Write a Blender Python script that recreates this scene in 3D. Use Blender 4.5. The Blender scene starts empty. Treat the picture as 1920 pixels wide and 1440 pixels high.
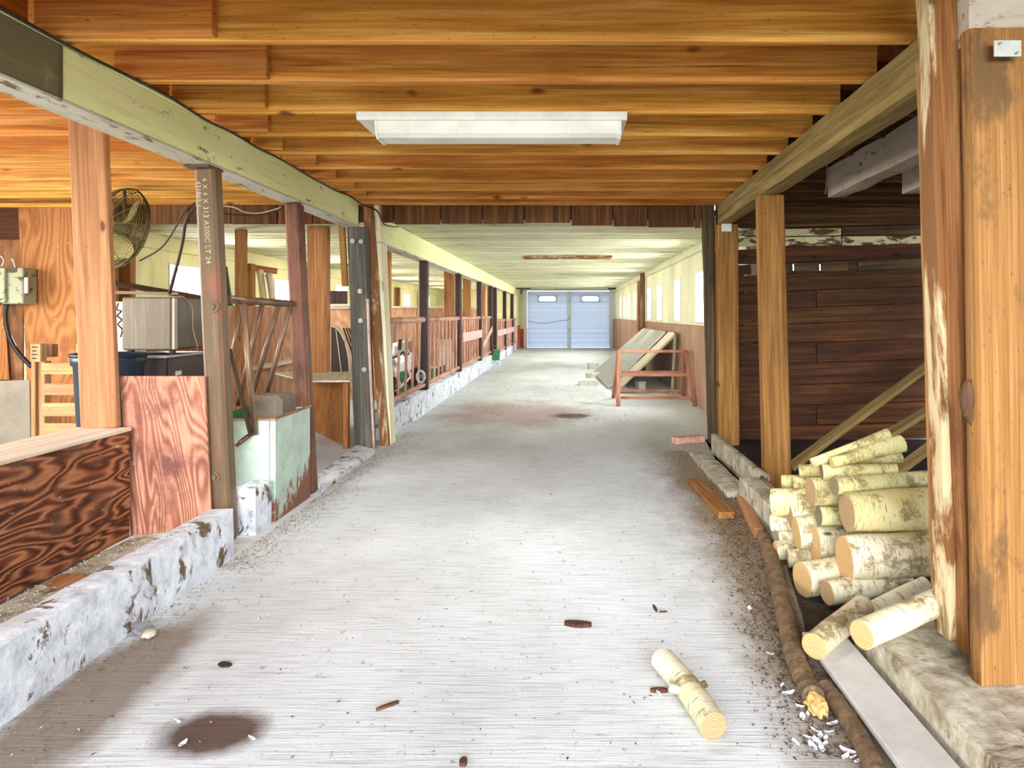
import bpy, bmesh, math, random
from mathutils import Vector, Matrix, Euler, noise
random.seed(7)
R = math.radians
V = Vector
scene = bpy.context.scene
COL = scene.collection
# ------------------------------------------------------------------ camera, world, lights, exposure
F = 1442.0; CX = 1062.0; CY = 590.0; EYE = 1.10
cam_d = bpy.data.cameras.new('camera'); cam = bpy.data.objects.new('camera', cam_d); COL.objects.link(cam)
cam.location = (0, 0, EYE); cam.rotation_euler = (R(90), 0, 0)
cam_d.sensor_width = 36; cam_d.lens = F / 1920 * 36
cam_d.shift_x = -(CX - 960) / 1920; cam_d.shift_y = -(720 - CY) / 1920
cam_d.clip_start = 0.02; cam_d.clip_end = 400
scene.camera = cam
w = bpy.data.worlds.new('world'); scene.world = w; w.use_nodes = True
nt = w.node_tree; nt.nodes.clear()
wo = nt.nodes.new('ShaderNodeOutputWorld'); bg = nt.nodes.new('ShaderNodeBackground')
bg.inputs[0].default_value = (0.86, 0.93, 1.0, 1); bg.inputs[1].default_value = 3.0
nt.links.new(bg.outputs[0], wo.inputs[0])
scene.view_settings.view_transform = 'Standard'; scene.view_settings.look = 'None'
scene.view_settings.gamma = 1; scene.view_settings.use_curve_mapping = False
scene.view_settings.exposure = 0.68

def area(name, loc, rot, sx, sy, power, color):
    d = bpy.data.lights.new(name, 'AREA'); d.shape = 'RECTANGLE'; d.size = sx; d.size_y = sy
    d.energy = power; d.color = color
    o = bpy.data.objects.new(name, d); COL.objects.link(o); o.location = loc; o.rotation_euler = rot
    return o
# daylight through the open doorway behind the camera
area('doorway_daylight', (0.2, -9.5, 3.0), (R(84), 0, 0), 7.0, 4.4, 2000, (0.93, 0.96, 1.0))
# daylight through the side windows, from outside the glass
for y in (9.05, 10.9, 13.0, 14.6, 17.6, 19.3, 20.7, 22.3):
    area('window_daylight', (1.86, y, 1.38), (0, R(78), 0), 0.75, 0.75, 95, (0.98, 0.98, 1.0))
for y in (8.72, 11.7, 14.7, 17.7, 20.7, 23.7):
    area('window_daylight', (-4.62, y, 1.5), (0, R(-78), 0), 0.8, 0.9, 200, (1.0, 0.98, 0.92))
area('added_side_fill', (-5.9, 3.4, 1.5), (0, R(-82), 0), 1.5, 3.6, 210, (1.0, 0.96, 0.90))  # fill light added at the left, shining through a made-up wall opening

def P(px, py, Y):
    return V(((px - CX) / F * Y, Y, EYE - (py - CY) / F * Y))
def FL(px, py, z=0.0):
    Y = (EYE - z) * F / (py - CY)
    return P(px, py, Y)

# ------------------------------------------------------------------ materials
def lin(c):
    return tuple(((x / 255) / 12.92 if x / 255 <= 0.04045 else ((x / 255 + 0.055) / 1.055) ** 2.4) for x in c) + (1,)
class NT:
    def __init__(s, name, rough=0.8, metal=0.0, spec=0.3):
        s.m = bpy.data.materials.new(name); s.m.use_nodes = True
        s.t = s.m.node_tree; s.t.nodes.clear()
        s.out = s.n('ShaderNodeOutputMaterial'); s.b = s.n('ShaderNodeBsdfPrincipled')
        s.l(s.b.outputs[0], s.out.inputs[0])
        s.b.inputs['Roughness'].default_value = rough; s.b.inputs['Metallic'].default_value = metal
        s.b.inputs['Specular IOR Level'].default_value = spec
        tc = s.n('ShaderNodeTexCoord'); oi = s.n('ShaderNodeObjectInfo')
        mu = s.n('ShaderNodeMath'); mu.operation = 'MULTIPLY'; s.l(oi.outputs['Random'], mu.inputs[0]); mu.inputs[1].default_value = 37.0
        ad = s.n('ShaderNodeVectorMath'); ad.operation = 'ADD'; s.l(tc.outputs['Object'], ad.inputs[0]); s.l(mu.outputs[0], ad.inputs[1])
        s.obj = tc.outputs['Object']; s.rnd = ad.outputs[0]; s.oi = oi.outputs['Random']; s.bumps = []
    def n(s, t): return s.t.nodes.new(t)
    def l(s, a, b): s.t.links.new(a, b)
    def map(s, sc, src=None):
        m = s.n('ShaderNodeMapping'); s.l(src or s.rnd, m.inputs[0]); m.inputs['Scale'].default_value = sc; return m.outputs[0]
    def noise(s, sc, scale=1.0, detail=4, rough=0.6, dist=0.0, src=None):
        x = s.n('ShaderNodeTexNoise'); s.l(s.map(sc, src), x.inputs['Vector']); x.inputs['Scale'].default_value = scale
        x.inputs['Detail'].default_value = detail; x.inputs['Roughness'].default_value = rough; x.inputs['Distortion'].default_value = dist
        return x.outputs['Fac']
    def ramp(s, fac, pts):
        r = s.n('ShaderNodeValToRGB'); s.l(fac, r.inputs[0]); e = r.color_ramp.elements
        while len(e) < len(pts): e.new(0.5)
        for i, (p, c) in enumerate(pts):
            e[i].position = p; e[i].color = c if len(c) == 4 else lin(c)
        return r.outputs[0]
    def rampf(s, fac, a, b):
        return s.ramp(fac, [(a, (0, 0, 0, 1)), (b, (1, 1, 1, 1))])
    def mix(s, fac, a, b, mode='MIX'):
        x = s.n('ShaderNodeMix'); x.data_type = 'RGBA'; x.blend_type = mode
        for sock, v in ((x.inputs[0], fac), (x.inputs[6], a), (x.inputs[7], b)):
            if isinstance(v, (int, float)): sock.default_value = v
            elif isinstance(v, tuple): sock.default_value = v if len(v) == 4 else lin(v)
            else: s.l(v, sock)
        return x.outputs[2]
    def math(s, op, a, b=0.0):
        x = s.n('ShaderNodeMath'); x.operation = op
        for i, v in enumerate((a, b)):
            if isinstance(v, (int, float)): x.inputs[i].default_value = v
            else: s.l(v, x.inputs[i])
        return x.outputs[0]
    def vary(s, col, h=0.012, v=0.16, sat=0.1):
        x = s.n('ShaderNodeHueSaturation'); s.l(col, x.inputs['Color'])
        s.l(s.math('ADD', s.math('MULTIPLY', s.oi, 2 * h), 0.5 - h), x.inputs['Hue'])
        wn = s.n('ShaderNodeTexWhiteNoise'); wn.noise_dimensions = '1D'; s.l(s.oi, wn.inputs['W'])
        s.l(s.math('ADD', s.math('MULTIPLY', wn.outputs['Value'], 2 * v), 1 - v), x.inputs['Value'])
        return x.outputs[0]
    def bump(s, h, strength=0.3, dist=0.005):
        b = s.n('ShaderNodeBump'); s.l(h, b.inputs['Height']); b.inputs['Strength'].default_value = strength; b.inputs['Distance'].default_value = dist
        if s.bumps: s.l(s.bumps[-1], b.inputs['Normal'])
        s.bumps.append(b.outputs[0])
    def done(s, col):
        if isinstance(col, tuple): s.b.inputs['Base Color'].default_value = col if len(col) == 4 else lin(col)
        else: s.l(col, s.b.inputs['Base Color'])
        if s.bumps: s.l(s.bumps[-1], s.b.inputs['Normal'])
        return s.m
def knots(s, sc=(5, 5, 1.6), size=0.07):
    v = s.n('ShaderNodeTexVoronoi'); v.inputs['Scale'].default_value = 1.0
    nz = s.n('ShaderNodeTexNoise'); s.l(s.rnd, nz.inputs['Vector']); nz.inputs['Scale'].default_value = 25
    a = s.n('ShaderNodeVectorMath'); a.operation = 'MULTIPLY_ADD'; s.l(nz.outputs['Color'], a.inputs[0]); a.inputs[1].default_value = (.02, .02, .02); s.l(s.rnd, a.inputs[2])
    s.l(s.map(sc, a.outputs[0]), v.inputs['Vector'])
    return s.ramp(v.outputs['Distance'], [(size * .6, (1, 1, 1, 1)), (size * 1.25, (0, 0, 0, 1))])
def wood(name, lo, mid, hi, kn=0.08, rough=0.75, bump=0.35, dirt=None, dirt_amt=(0.55, 0.75), vary=0.14, knotc=(80, 35, 12), gs=1.0, thin='y'):
    s = NT(name, rough)
    g = s.noise((26 * gs, 26 * gs, 1.1), 1, 5, 0.62, 0.8)
    g2 = s.noise((90, 90, 2.2), 1, 2, 0.5)
    c = s.ramp(g, [(0.28, lo), (0.5, mid), (0.72, hi)])
    c = s.mix(s.math('MULTIPLY', s.rampf(g2, 0.42, 0.72), 0.55), c, lo)
    big = s.noise((3, 3, .9), 1, 3)
    c = s.mix(s.math('MULTIPLY', s.rampf(big, 0.42, 0.72), 0.55), c, lo)
    dk = tuple(int(q * .45) for q in lo)
    crk = s.noise((75, 75, 1.3), 1, 3, .6, .4)
    c = s.mix(s.math('MULTIPLY', s.rampf(crk, .64, .69), .55), c, dk)
    pit = s.noise((110, 110, 40), 1, 2, .6)
    c = s.mix(s.math('MULTIPLY', s.rampf(pit, .66, .72), .5), c, dk)
    if kn:
        c = s.mix(s.math('MULTIPLY', knots(s, (.5, 5.5, 2.4) if thin == 'x' else (5.5, .5, 2.4), kn * 1.15), 0.85), c, knotc)
    if dirt:
        d = s.noise((5, 5, 2.2), 1, 6, 0.7)
        c = s.mix(s.rampf(d, *dirt_amt), c, dirt)
    c = s.vary(c, 0.01, vary)
    s.bump(g, bump, 0.004)
    return s.done(c)
def plywood(name, lo, mid, hi, bands=13.0, stretch=0.35, con=0.6, fine=0.3, dirt=None, sc=2.6):
    s = NT(name, 0.7)
    n1 = s.noise((sc, sc, sc * stretch), 1, 2.2, 0.45, 0.35)
    wv = s.math('SINE', s.math('MULTIPLY', n1, bands * 6.283))
    wv = s.math('ADD', s.math('MULTIPLY', wv, 0.5), 0.5)
    fg = s.noise((60, 60, 5), 1, 3)
    f = s.math('ADD', s.math('ADD', s.math('MULTIPLY', wv, con), (0.6 - con) / 2), s.math('MULTIPLY', fg, 0.45))
    c = s.ramp(f, [(0.2, hi), (0.5, mid), (0.8, lo)])
    c = s.mix(s.math('MULTIPLY', knots(s, (2.2, 2.2, 1.4), 0.09), 0.8), c, lo)
    big = s.noise((1.5, 1.5, 1.5), 1, 4)
    c = s.mix(s.math('MULTIPLY', s.rampf(big, 0.4, 0.75), fine), c, mid)
    sp = s.noise((45, 45, 20), 1, 2)
    c = s.mix(s.math('MULTIPLY', s.rampf(sp, 0.68, 0.76), 0.5), c, (214, 190, 165))
    if dirt:
        d = s.noise((4, 4, 4), 1, 6, .7)
        c = s.mix(s.rampf(d, .5, .68), c, dirt)
    s.bump(wv, 0.25, 0.003)
    return s.done(s.vary(c, .006, .07))
def painted(name, paint, paint2, under, peel=(0.60, 0.66), sc=(9, 9, 3), rough=0.7, vary=0.06, streak=0.5):
    s = NT(name, rough)
    big = s.noise((2.2, 2.2, 1.0), 1, 4)
    c = s.mix(s.rampf(big, 0.35, 0.7), paint, paint2)
    st = s.noise((30, 30, 1.4), 1, 4, 0.7)
    c = s.mix(s.math('MULTIPLY', s.rampf(st, 0.55, 0.75), streak), c, under)
    pl = s.noise(sc, 1, 7, 0.72, 0.4)
    m = s.rampf(pl, *peel)
    c = s.mix(m, c, under)
    s.bump(s.math('SUBTRACT', 1.0, m), 0.4, 0.003); s.bump(st, 0.15, 0.003)
    return s.done(s.vary(c, .006, vary))
def concrete(name, base, light, dark, stain=None, amt=(0.56, 0.64), sc=4.0, rough=0.9):
    s = NT(name, rough)
    a = s.noise((sc * 2, sc * 2, sc * 2), 1, 6, 0.65)
    c = s.ramp(a, [(0.3, dark), (0.5, base), (0.7, light)])
    fine = s.noise((90, 90, 90), 1, 3, .7)
    c = s.mix(s.math('MULTIPLY', s.rampf(fine, .5, .75), .35), c, dark)
    if stain:
        d = s.noise((sc, sc, sc * .8), 1, 8, 0.75, 0.5)
        c = s.mix(s.rampf(d, *amt), c, stain)
    s.bump(a, 0.4, 0.01); s.bump(fine, 0.4, 0.003)
    return s.done(c)
def steel(name, base, hi, rust, rough=0.5, metal=0.3, amt=(0.45, 0.62), dirt=None):
    s = NT(name, rough, metal, 0.4)
    a = s.noise((8, 8, 2.5), 1, 6, .7)
    c = s.mix(s.rampf(a, *amt), base, rust)
    st = s.noise((70, 70, 3), 1, 3)
    c = s.mix(s.math('MULTIPLY', s.rampf(st, .52, .7), .5), c, hi)
    s.bump(a, .15, .003)
    return s.done(s.vary(c, .008, .1))
def plain(name, col, rough=0.6, metal=0.0, col2=None, sc=12, spec=.3):
    s = NT(name, rough, metal, spec)
    a = s.noise((sc, sc, sc), 1, 5, .65)
    c2 = col2 or tuple(int(x * 0.78) for x in col)
    c = s.mix(s.rampf(a, .4, .72), col, c2)
    s.bump(a, .12, .003)
    return s.done(c)

M = {}
M['joist'] = wood('joist_pine', (160, 90, 28), (226, 156, 70), (246, 196, 116), kn=0.085, vary=.10, thin='x', bump=.15)
M['joist_left'] = M['joist']
M['subfloor'] = wood('subfloor_boards', (120, 66, 26), (150, 88, 40), (176, 110, 56), kn=.05)
M['post'] = wood('post_fir', (138, 94, 56), (180, 132, 88), (204, 162, 118), kn=.06, vary=.05, bump=.4)
M['post_gold'] = wood('post_golden', (96, 60, 24), (156, 106, 50), (188, 140, 78), kn=.05, vary=.06, bump=.5, dirt=(66, 42, 18), dirt_amt=(.6, .8))
M['post_orange'] = wood('post_orange', (124, 78, 40), (170, 116, 68), (194, 144, 92), kn=.07, vary=.08, bump=.3)
M['old_dark'] = wood('old_timber_dark', (44, 34, 24), (86, 66, 42), (128, 100, 62), kn=.05, vary=.06, bump=.8, dirt=(30, 26, 20))
M['weathered_blue'] = wood('old_timber_bluegrey', (50, 52, 46), (92, 88, 80), (134, 118, 100), kn=.06, vary=.04, bump=.9, dirt=(166, 110, 58), dirt_amt=(.62, .72))
M['rough_gold'] = wood('rough_gold_timber', (98, 62, 28), (154, 106, 56), (192, 146, 90), kn=.04, vary=.04, bump=1.0, dirt=(98, 60, 28), dirt_amt=(.54, .68))
M['rough_gold_white'] = painted('rough_gold_whitewashed', (214, 198, 158), (188, 152, 96), (128, 84, 42), (.42, .50), (7, 7, 1.6), streak=.8)
M['gold_slab'] = wood('gold_slab', (118, 76, 34), (154, 108, 56), (180, 136, 84), kn=.04, vary=.02, bump=.8, dirt=(100, 72, 40), dirt_amt=(.52, .62), gs=4)
M['ply_dark'] = plywood('plywood_wild_grain', (52, 22, 12), (116, 62, 40), (178, 116, 82), bands=15, stretch=.2, con=.5, fine=.25, sc=6.5, dirt=(92, 64, 48))
M['ply_mid'] = plywood('plywood_reddish', (118, 66, 48), (176, 118, 92), (204, 152, 124), bands=34, stretch=.26, con=.4, sc=4, dirt=(112, 70, 60))
M['ply_gold'] = plywood('plywood_gold', (116, 68, 28), (164, 108, 54), (184, 130, 72), bands=16, stretch=.3, con=.28)
M['ply_brown'] = plywood('plywood_brown', (84, 50, 28), (130, 84, 50), (158, 110, 70), bands=14, stretch=.3, con=.3)
M['ply_tan'] = plywood('plywood_tan', (150, 104, 74), (192, 146, 112), (214, 176, 144), bands=14, stretch=.35, con=.22)
M['brown_plank'] = wood('brown_stained_plank', (44, 22, 8), (84, 48, 20), (116, 72, 34), thin='x', kn=.07, vary=.22, bump=.25, dirt=(40, 26, 14), dirt_amt=(.55, .8), knotc=(25, 12, 6))
M['brown_header'] = wood('brown_header', (50, 30, 14), (92, 60, 30), (132, 92, 50), kn=0, vary=.15, bump=.4)
M['fascia'] = wood('fascia_board', (62, 36, 16), (104, 64, 30), (150, 100, 52), kn=.03, vary=.2, bump=.4, dirt=(176, 150, 108), dirt_amt=(.66, .74))
M['cream_peel'] = painted('peeling_cream_paint', (226, 216, 172), (206, 196, 150), (92, 66, 36), (.50, .56), (14, 14, 5))
M['beam_pale'] = painted('pale_painted_beam', (242, 244, 184), (230, 232, 160), (128, 116, 72), (.62, .68), (14, 14, 5), vary=.02, streak=.35)
M['beam_dark'] = painted('grey_steel_beam', (112, 104, 74), (96, 88, 62), (150, 144, 104), (.60, .72), (5, 5, 3), vary=.02)
M['beam_under'] = painted('beam_underside', (206, 206, 190), (180, 176, 150), (92, 84, 58), (.56, .62), (16, 16, 4), vary=.02)
M['beam_right'] = wood('old_olive_timber', (104, 84, 46), (150, 126, 76), (182, 158, 104), kn=.0, vary=.03, bump=.8, dirt=(196, 178, 124), dirt_amt=(.64, .74))
M['whitewash_bright'] = painted('bright_whitewashed_timber', (240, 232, 204), (230, 218, 170), (170, 140, 84), (.60, .68), (14, 14, 4), vary=.02, streak=.5)
M['whitewash'] = painted('whitewashed_timber', (190, 180, 166), (164, 152, 134), (90, 72, 52), (.58, .66), (14, 14, 6), vary=.04, streak=.5)
M['ceil_paint'] = painted('painted_ceiling_plank', (226, 226, 188), (200, 204, 168), (140, 122, 82), (.54, .66), (8, 8, 1.2), vary=.14, streak=.9)
M['wall_cream'] = painted('cream_wall_paint', (228, 224, 188), (206, 204, 168), (150, 136, 100), (.66, .74), (10, 10, 2.4), vary=.05, streak=.4)
M['wall_cream_l'] = painted('cream_wall_paint_left', (236, 230, 176), (222, 214, 160), (160, 142, 92), (.68, .76), (7, 7, 3), vary=.03, streak=.3)
M['wall_rosy'] = painted('rosy_lower_wall', (178, 140, 118), (156, 116, 96), (120, 82, 64), (.58, .70), (14, 14, 2.5), vary=.07, streak=.6)
M['wall_red'] = painted('red_barn_paint', (196, 82, 52), (176, 66, 44), (226, 190, 170), (.62, .66), (9, 9, 6), vary=.06)
M['white_reveal'] = plain('white_window_reveal', (232, 230, 232), .6, col2=(214, 212, 222))
M['door_white'] = plain('door_panel_paint', (198, 208, 226), .45, col2=(180, 192, 214), sc=3)
M['door_steel'] = plain('galvanised_track', (196, 202, 200), .4, .5)
M['curb'] = concrete('curb_concrete', (214, 220, 228), (236, 240, 246), (170, 176, 184), stain=(104, 84, 64), amt=(.55, .60), sc=7)
M['curb_right'] = concrete('curb_concrete_right', (176, 168, 148), (212, 206, 190), (128, 114, 90), stain=(96, 74, 46), amt=(.56, .66), sc=6)
M['hss'] = steel('brown_steel_tube', (112, 72, 54), (150, 108, 88), (78, 46, 32), .55, .15)
M['hss_grey'] = steel('grey_brown_steel_tube', (98, 78, 56), (136, 112, 86), (128, 78, 58), .5, .15, amt=(.5, .7))
M['hss_dark'] = steel('dark_oxide_steel', (58, 28, 20), (84, 46, 32), (38, 18, 12), .5, .1)
M['pipe_pink'] = steel('rosy_oxide_pipe', (190, 142, 124), (216, 176, 158), (150, 98, 80), .55, .05)
M['pipe_brown'] = steel('brown_pipe', (120, 92, 72), (170, 142, 112), (70, 48, 36), .4, .3)
M['trestle'] = steel('rust_pink_angle_iron', (176, 122, 98), (204, 152, 124), (138, 84, 62), .6, .05)
M['white_metal'] = plain('white_enamel', (232, 230, 220), .4, .0, (208, 206, 196), 5)
M['galv'] = plain('galvanised_plate', (196, 200, 192), .4, .5, (168, 172, 164))
M['bolt'] = plain('bolt_steel', (170, 166, 150), .4, .6)
M['black'] = plain('black_plastic', (34, 34, 36), .45)
M['navy'] = plain('dark_navy_plastic', (34, 44, 58), .4, col2=(26, 34, 46))
M['dark_wire'] = plain('wire_sheath', (60, 52, 42), .5)
M['tan_wire'] = plain('tan_wire', (170, 140, 100), .5)
M['white_wire'] = plain('white_wire', (216, 200, 184), .5)
M['fridge'] = steel('brown_grey_enamel', (104, 94, 80), (128, 118, 102), (88, 70, 56), .4, .2, amt=(.6, .75))
M['fridge_dark'] = plain('dark_enamel', (74, 64, 62), .4, .2)
M['fan_guard'] = plain('fan_guard_wire', (96, 86, 46), .5, .2, (72, 62, 32))
M['fan_blade'] = plain('fan_blade_metal', (186, 174, 112), .5, .1)
M['box_green'] = painted('pale_green_enamel', (168, 172, 140), (146, 150, 120), (74, 62, 42), (.54, .60), (12, 12, 12), vary=.02, streak=.2)
M['grey_sheet'] = plain('grey_sheet', (128, 120, 104), .7, 0, (104, 96, 80), 4)
M['panel_grey'] = plain('brushed_grey_panel', (186, 184, 180), .35, .3, (164, 160, 154), 3)
M['tan_panel'] = plain('tan_panel', (196, 184, 160), .7, 0, (172, 160, 136), 3)
M['debris_pale'] = plain('pale_rubble', (204, 204, 186), .9, 0, (160, 156, 136), 20)
M['brick'] = concrete('pink_brick', (206, 156, 136), (226, 186, 172), (170, 112, 90), sc=12)
M['green_tin'] = painted('green_paint_tin', (86, 160, 108), (60, 132, 84), (150, 176, 160), (.56, .66), (20, 20, 20), vary=.02)
M['feather'] = plain('feather_white', (232, 232, 236), .8, 0, (206, 206, 212))
M['chaff'] = wood('chaff_straw', (84, 62, 36), (142, 112, 72), (196, 168, 122), kn=0, vary=.0)
M['bark_brown'] = wood('brown_bark_chip', (54, 30, 18), (84, 52, 34), (112, 76, 52), kn=0, bump=1)
M['fresh_break'] = wood('fresh_broken_wood', (188, 140, 76), (224, 184, 118), (240, 212, 156), kn=0, bump=1)
M['plank_grey'] = plain('pale_grey_board_face', (198, 196, 192), .75, 0, (178, 174, 168), 8)
M['letter'] = plain('stencil_letter_paint', (198, 186, 150), .8)
M['marker'] = plain('black_marker_ink', (52, 42, 24), .8)
M['cap_pale'] = wood('pale_cap_board', (186, 168, 144), (214, 200, 178), (232, 222, 204), kn=.05, bump=.3)
M['wood_pallet'] = wood('pallet_wood', (136, 98, 60), (178, 136, 92), (202, 166, 124), kn=.07, bump=.4)
M['copper'] = plain('tube_pink', (214, 178, 166), .5)
M['car_dark'] = plain('dark_brown_panel', (52, 34, 26), .35)
M['lid_metal'] = plain('bright_tin', (206, 208, 214), .25, .9)
M['clear'] = plain('cloudy_plastic', (190, 180, 160), .2)
M['soil'] = concrete('outside_ground', (120, 120, 84), (150, 150, 110), (90, 90, 60), sc=1)
M['outside_wall'] = plain('outer_sheathing', (150, 140, 110), .9)

def m_glass():
    s = NT('window_glass', .05); s.t.nodes.remove(s.b)
    g = s.n('ShaderNodeBsdfTransparent'); gl = s.n('ShaderNodeBsdfGlossy'); mx = s.n('ShaderNodeMixShader')
    g.inputs[0].default_value = (.96, .97, .98, 1); gl.inputs['Roughness'].default_value = .08; mx.inputs[0].default_value = .06
    s.l(g.outputs[0], mx.inputs[1]); s.l(gl.outputs[0], mx.inputs[2]); s.l(mx.outputs[0], s.out.inputs[0]); return s.m
M['glass'] = m_glass()

def m_trough():
    s = NT('mint_trough_paint', .6)
    a = s.noise((9, 9, 9), 1, 6, .7)
    c = s.mix(s.rampf(a, .4, .7), (186, 206, 192), (160, 178, 162))
    sep = s.n('ShaderNodeSeparateXYZ'); s.l(s.obj, sep.inputs[0])
    h = s.math('ADD', s.math('ADD', s.math('MULTIPLY', sep.outputs['Z'], 1.8), s.math('MULTIPLY', sep.outputs['Y'], -.5)), s.math('MULTIPLY', s.noise((10, 10, 5), 1, 6, .7), 1.4))
    c = s.mix(s.ramp(h, [(.88, (1, 1, 1, 1)), (.98, (0, 0, 0, 1))]), c, (132, 84, 68))
    gx = s.math('ADD', s.math('MULTIPLY', sep.outputs['X'], 5.0), s.math('MULTIPLY', s.noise((12, 12, 12), 1, 5, .7), .8))
    c = s.mix(s.ramp(gx, [(.55, (1, 1, 1, 1)), (.95, (0, 0, 0, 1))]), c, (58, 148, 92))
    s.bump(a, .5, .006)
    return s.done(c)
M['trough'] = m_trough()

def m_floor():
    s = NT('broomed_concrete_floor', .88, 0, .25)
    sep = s.n('ShaderNodeSeparateXYZ'); s.l(s.obj, sep.inputs[0])
    X, Y = sep.outputs['X'], sep.outputs['Y']
    big = s.noise((.9, .5, 1), 1, 5, .6, src=s.obj)
    c = s.ramp(big, [(.3, (186, 190, 192)), (.5, (212, 217, 220)), (.7, (228, 234, 240))])
    br = s.noise((5, 110, 1), 1, 4, .6, .25, src=s.obj)          # brooming runs across the aisle
    c = s.mix(s.math('MULTIPLY', s.rampf(br, .48, .7), .55), c, (140, 134, 130))
    fine = s.noise((160, 220, 1), 1, 3, .7, src=s.obj)
    c = s.mix(s.math('MULTIPLY', s.rampf(fine, .5, .8), .45), c, (132, 126, 120))
    # litter-brown dirt along both edges of the aisle, thicker to the right
    nz = s.noise((2.2, 1.3, 1), 1, 6, .7, src=s.obj)
    el = s.math('ADD', s.math('MULTIPLY', s.math('ADD', X, 0.95), -1.2), nz)       # left edge
    er = s.math('ADD', s.math('MULTIPLY', s.math('SUBTRACT', X, 0.42), 1.5), nz)   # right edge
    near = s.n('ShaderNodeMapRange'); s.l(Y, near.inputs['Value']); near.inputs[1].default_value = 7.5; near.inputs[2].default_value = 5.0
    c = s.mix(s.math('MULTIPLY', s.rampf(er, .66, 1.15), s.math('MULTIPLY', near.outputs[0], .8)), c, (122, 102, 66))
    c = s.mix(s.math('MULTIPLY', s.rampf(el, 1.15, 1.9), .5), c, (128, 110, 88))
    # reddish trampled stain beyond the timber post
    def blob(cx, cy, rx, ry, col, amt, c):
        dx = s.math('DIVIDE', s.math('SUBTRACT', X, cx), rx); dy = s.math('DIVIDE', s.math('SUBTRACT', Y, cy), ry)
        r = s.math('SQRT', s.math('ADD', s.math('MULTIPLY', dx, dx), s.math('MULTIPLY', dy, dy)))
        r = s.math('ADD', r, s.math('MULTIPLY', s.math('SUBTRACT', nz, .5), 1.2))
        return s.mix(s.math('MULTIPLY', s.ramp(r, [(.55, (1, 1, 1, 1)), (1.1, (0, 0, 0, 1))]), amt), c, col)
    c = blob(-.6, 8.6, 1.0, 1.5, (150, 106, 92), .55, c)
    c = blob(.05, 8.35, .26, .26, (60, 42, 30), .85, c)
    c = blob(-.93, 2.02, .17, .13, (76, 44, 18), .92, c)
    c = blob(-1.36, 2.2, .20, .75, (104, 76, 42), .75, c)  # brown band by the left curb: shadow painted into the floor colour
    sp = s.noise((30, 22, 1), 1, 4, .75, src=s.obj)
    c = s.mix(s.math('MULTIPLY', s.rampf(sp, .62, .68), .6), c, (92, 78, 64))
    s.bump(br, .5, .004); s.bump(fine, .35, .002); s.bump(big, .2, .01)
    return s.done(c)
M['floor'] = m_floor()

def m_birch(name, white, yellowish, seed):
    s = NT(name, .7)
    pl = s.noise((3, 3, 5), 1, 4)
    c = s.mix(s.rampf(pl, .35, .7), white, yellowish)
    lent = s.noise((14, 14, 150), 1, 3, .7, .3)
    c = s.mix(s.math('MULTIPLY', s.rampf(lent, .58, .66), .8), c, (92, 72, 44))
    fine = s.noise((60, 60, 200), 1, 2, .6)
    c = s.mix(s.math('MULTIPLY', s.rampf(fine, .55, .75), .35), c, (150, 132, 96))
    pt = s.noise((9, 9, 7), 1, 6, .72)
    c = s.mix(s.math('MULTIPLY', s.rampf(pt, .52, .60), .8), c, (128, 106, 66))
    kn = knots(s, (7, 7, 5), .10)
    c = s.mix(s.math('MULTIPLY', kn, .9), c, (44, 34, 22))
    s.bump(lent, .35, .003); s.bump(pt, .3, .004)
    return s.done(s.vary(c, .006, .06))
M['birch'] = m_birch('birch_bark', (226, 220, 194), (206, 194, 150), 0)
M['birch_y'] = m_birch('birch_bark_yellow', (222, 214, 160), (196, 182, 116), 1)
def m_end(name, a, b):
    s = NT(name, .85)
    sep = s.n('ShaderNodeSeparateXYZ'); s.l(s.obj, sep.inputs[0])
    nz = s.noise((14, 14, 14), 1, 3)
    r = s.math('SQRT', s.math('ADD', s.math('POWER', s.math('ABSOLUTE', sep.outputs['X']), 2.0), s.math('POWER', s.math('ABSOLUTE', sep.outputs['Y']), 2.0)))
    wv = s.math('SINE', s.math('ADD', s.math('MULTIPLY', r, 900.0), s.math('MULTIPLY', nz, 10.0)))
    c = s.mix(s.rampf(wv, -.2, 1.0), a, b)
    saw = s.noise((6, 120, 6), 1, 2)
    c = s.mix(s.math('MULTIPLY', s.rampf(saw, .5, .7), .35), c, b)
    s.bump(saw, .4, .002)
    return s.done(c)
M['end_fresh'] = m_end('fresh_sawn_end', (202, 168, 116), (164, 126, 78))
M['end_old'] = m_end('aged_sawn_end', (168, 142, 104), (134, 108, 74))
M['end_grey'] = m_end('grey_sawn_end', (126, 114, 84), (94, 82, 58))
M['pole'] = wood('peeled_pole_bark', (82, 64, 44), (122, 100, 72), (150, 128, 98), kn=.05, bump=.9, dirt=(176, 158, 128), dirt_amt=(.68, .76))

# ------------------------------------------------------------------ object helpers
WM = {}
def link(o, Mx=None, parent=None):
    COL.objects.link(o)
    Mx = Mx if Mx is not None else Matrix.Identity(4)
    WM[o.name] = Mx
    if parent is not None:
        o.parent = parent; o.matrix_basis = WM[parent.name].inverted() @ Mx
    else:
        o.matrix_basis = Mx
    return o
def tag(o, label=None, cat=None, group=None, kind=None):
    if label: o['label'] = label
    if cat: o['category'] = cat
    if group: o['group'] = group
    if kind: o['kind'] = kind
    return o
def thing(name, loc, label, cat, group=None, rz=0):
    o = bpy.data.objects.new(name, None); o.empty_display_size = .1
    link(o, Matrix.Translation(V(loc)) @ Matrix.Rotation(rz, 4, 'Z')); return tag(o, label, cat, group)
def struct(name, loc=(0, 0, 0)):
    o = bpy.data.objects.new(name, None); link(o, Matrix.Translation(V(loc))); o['kind'] = 'structure'; return o
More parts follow.
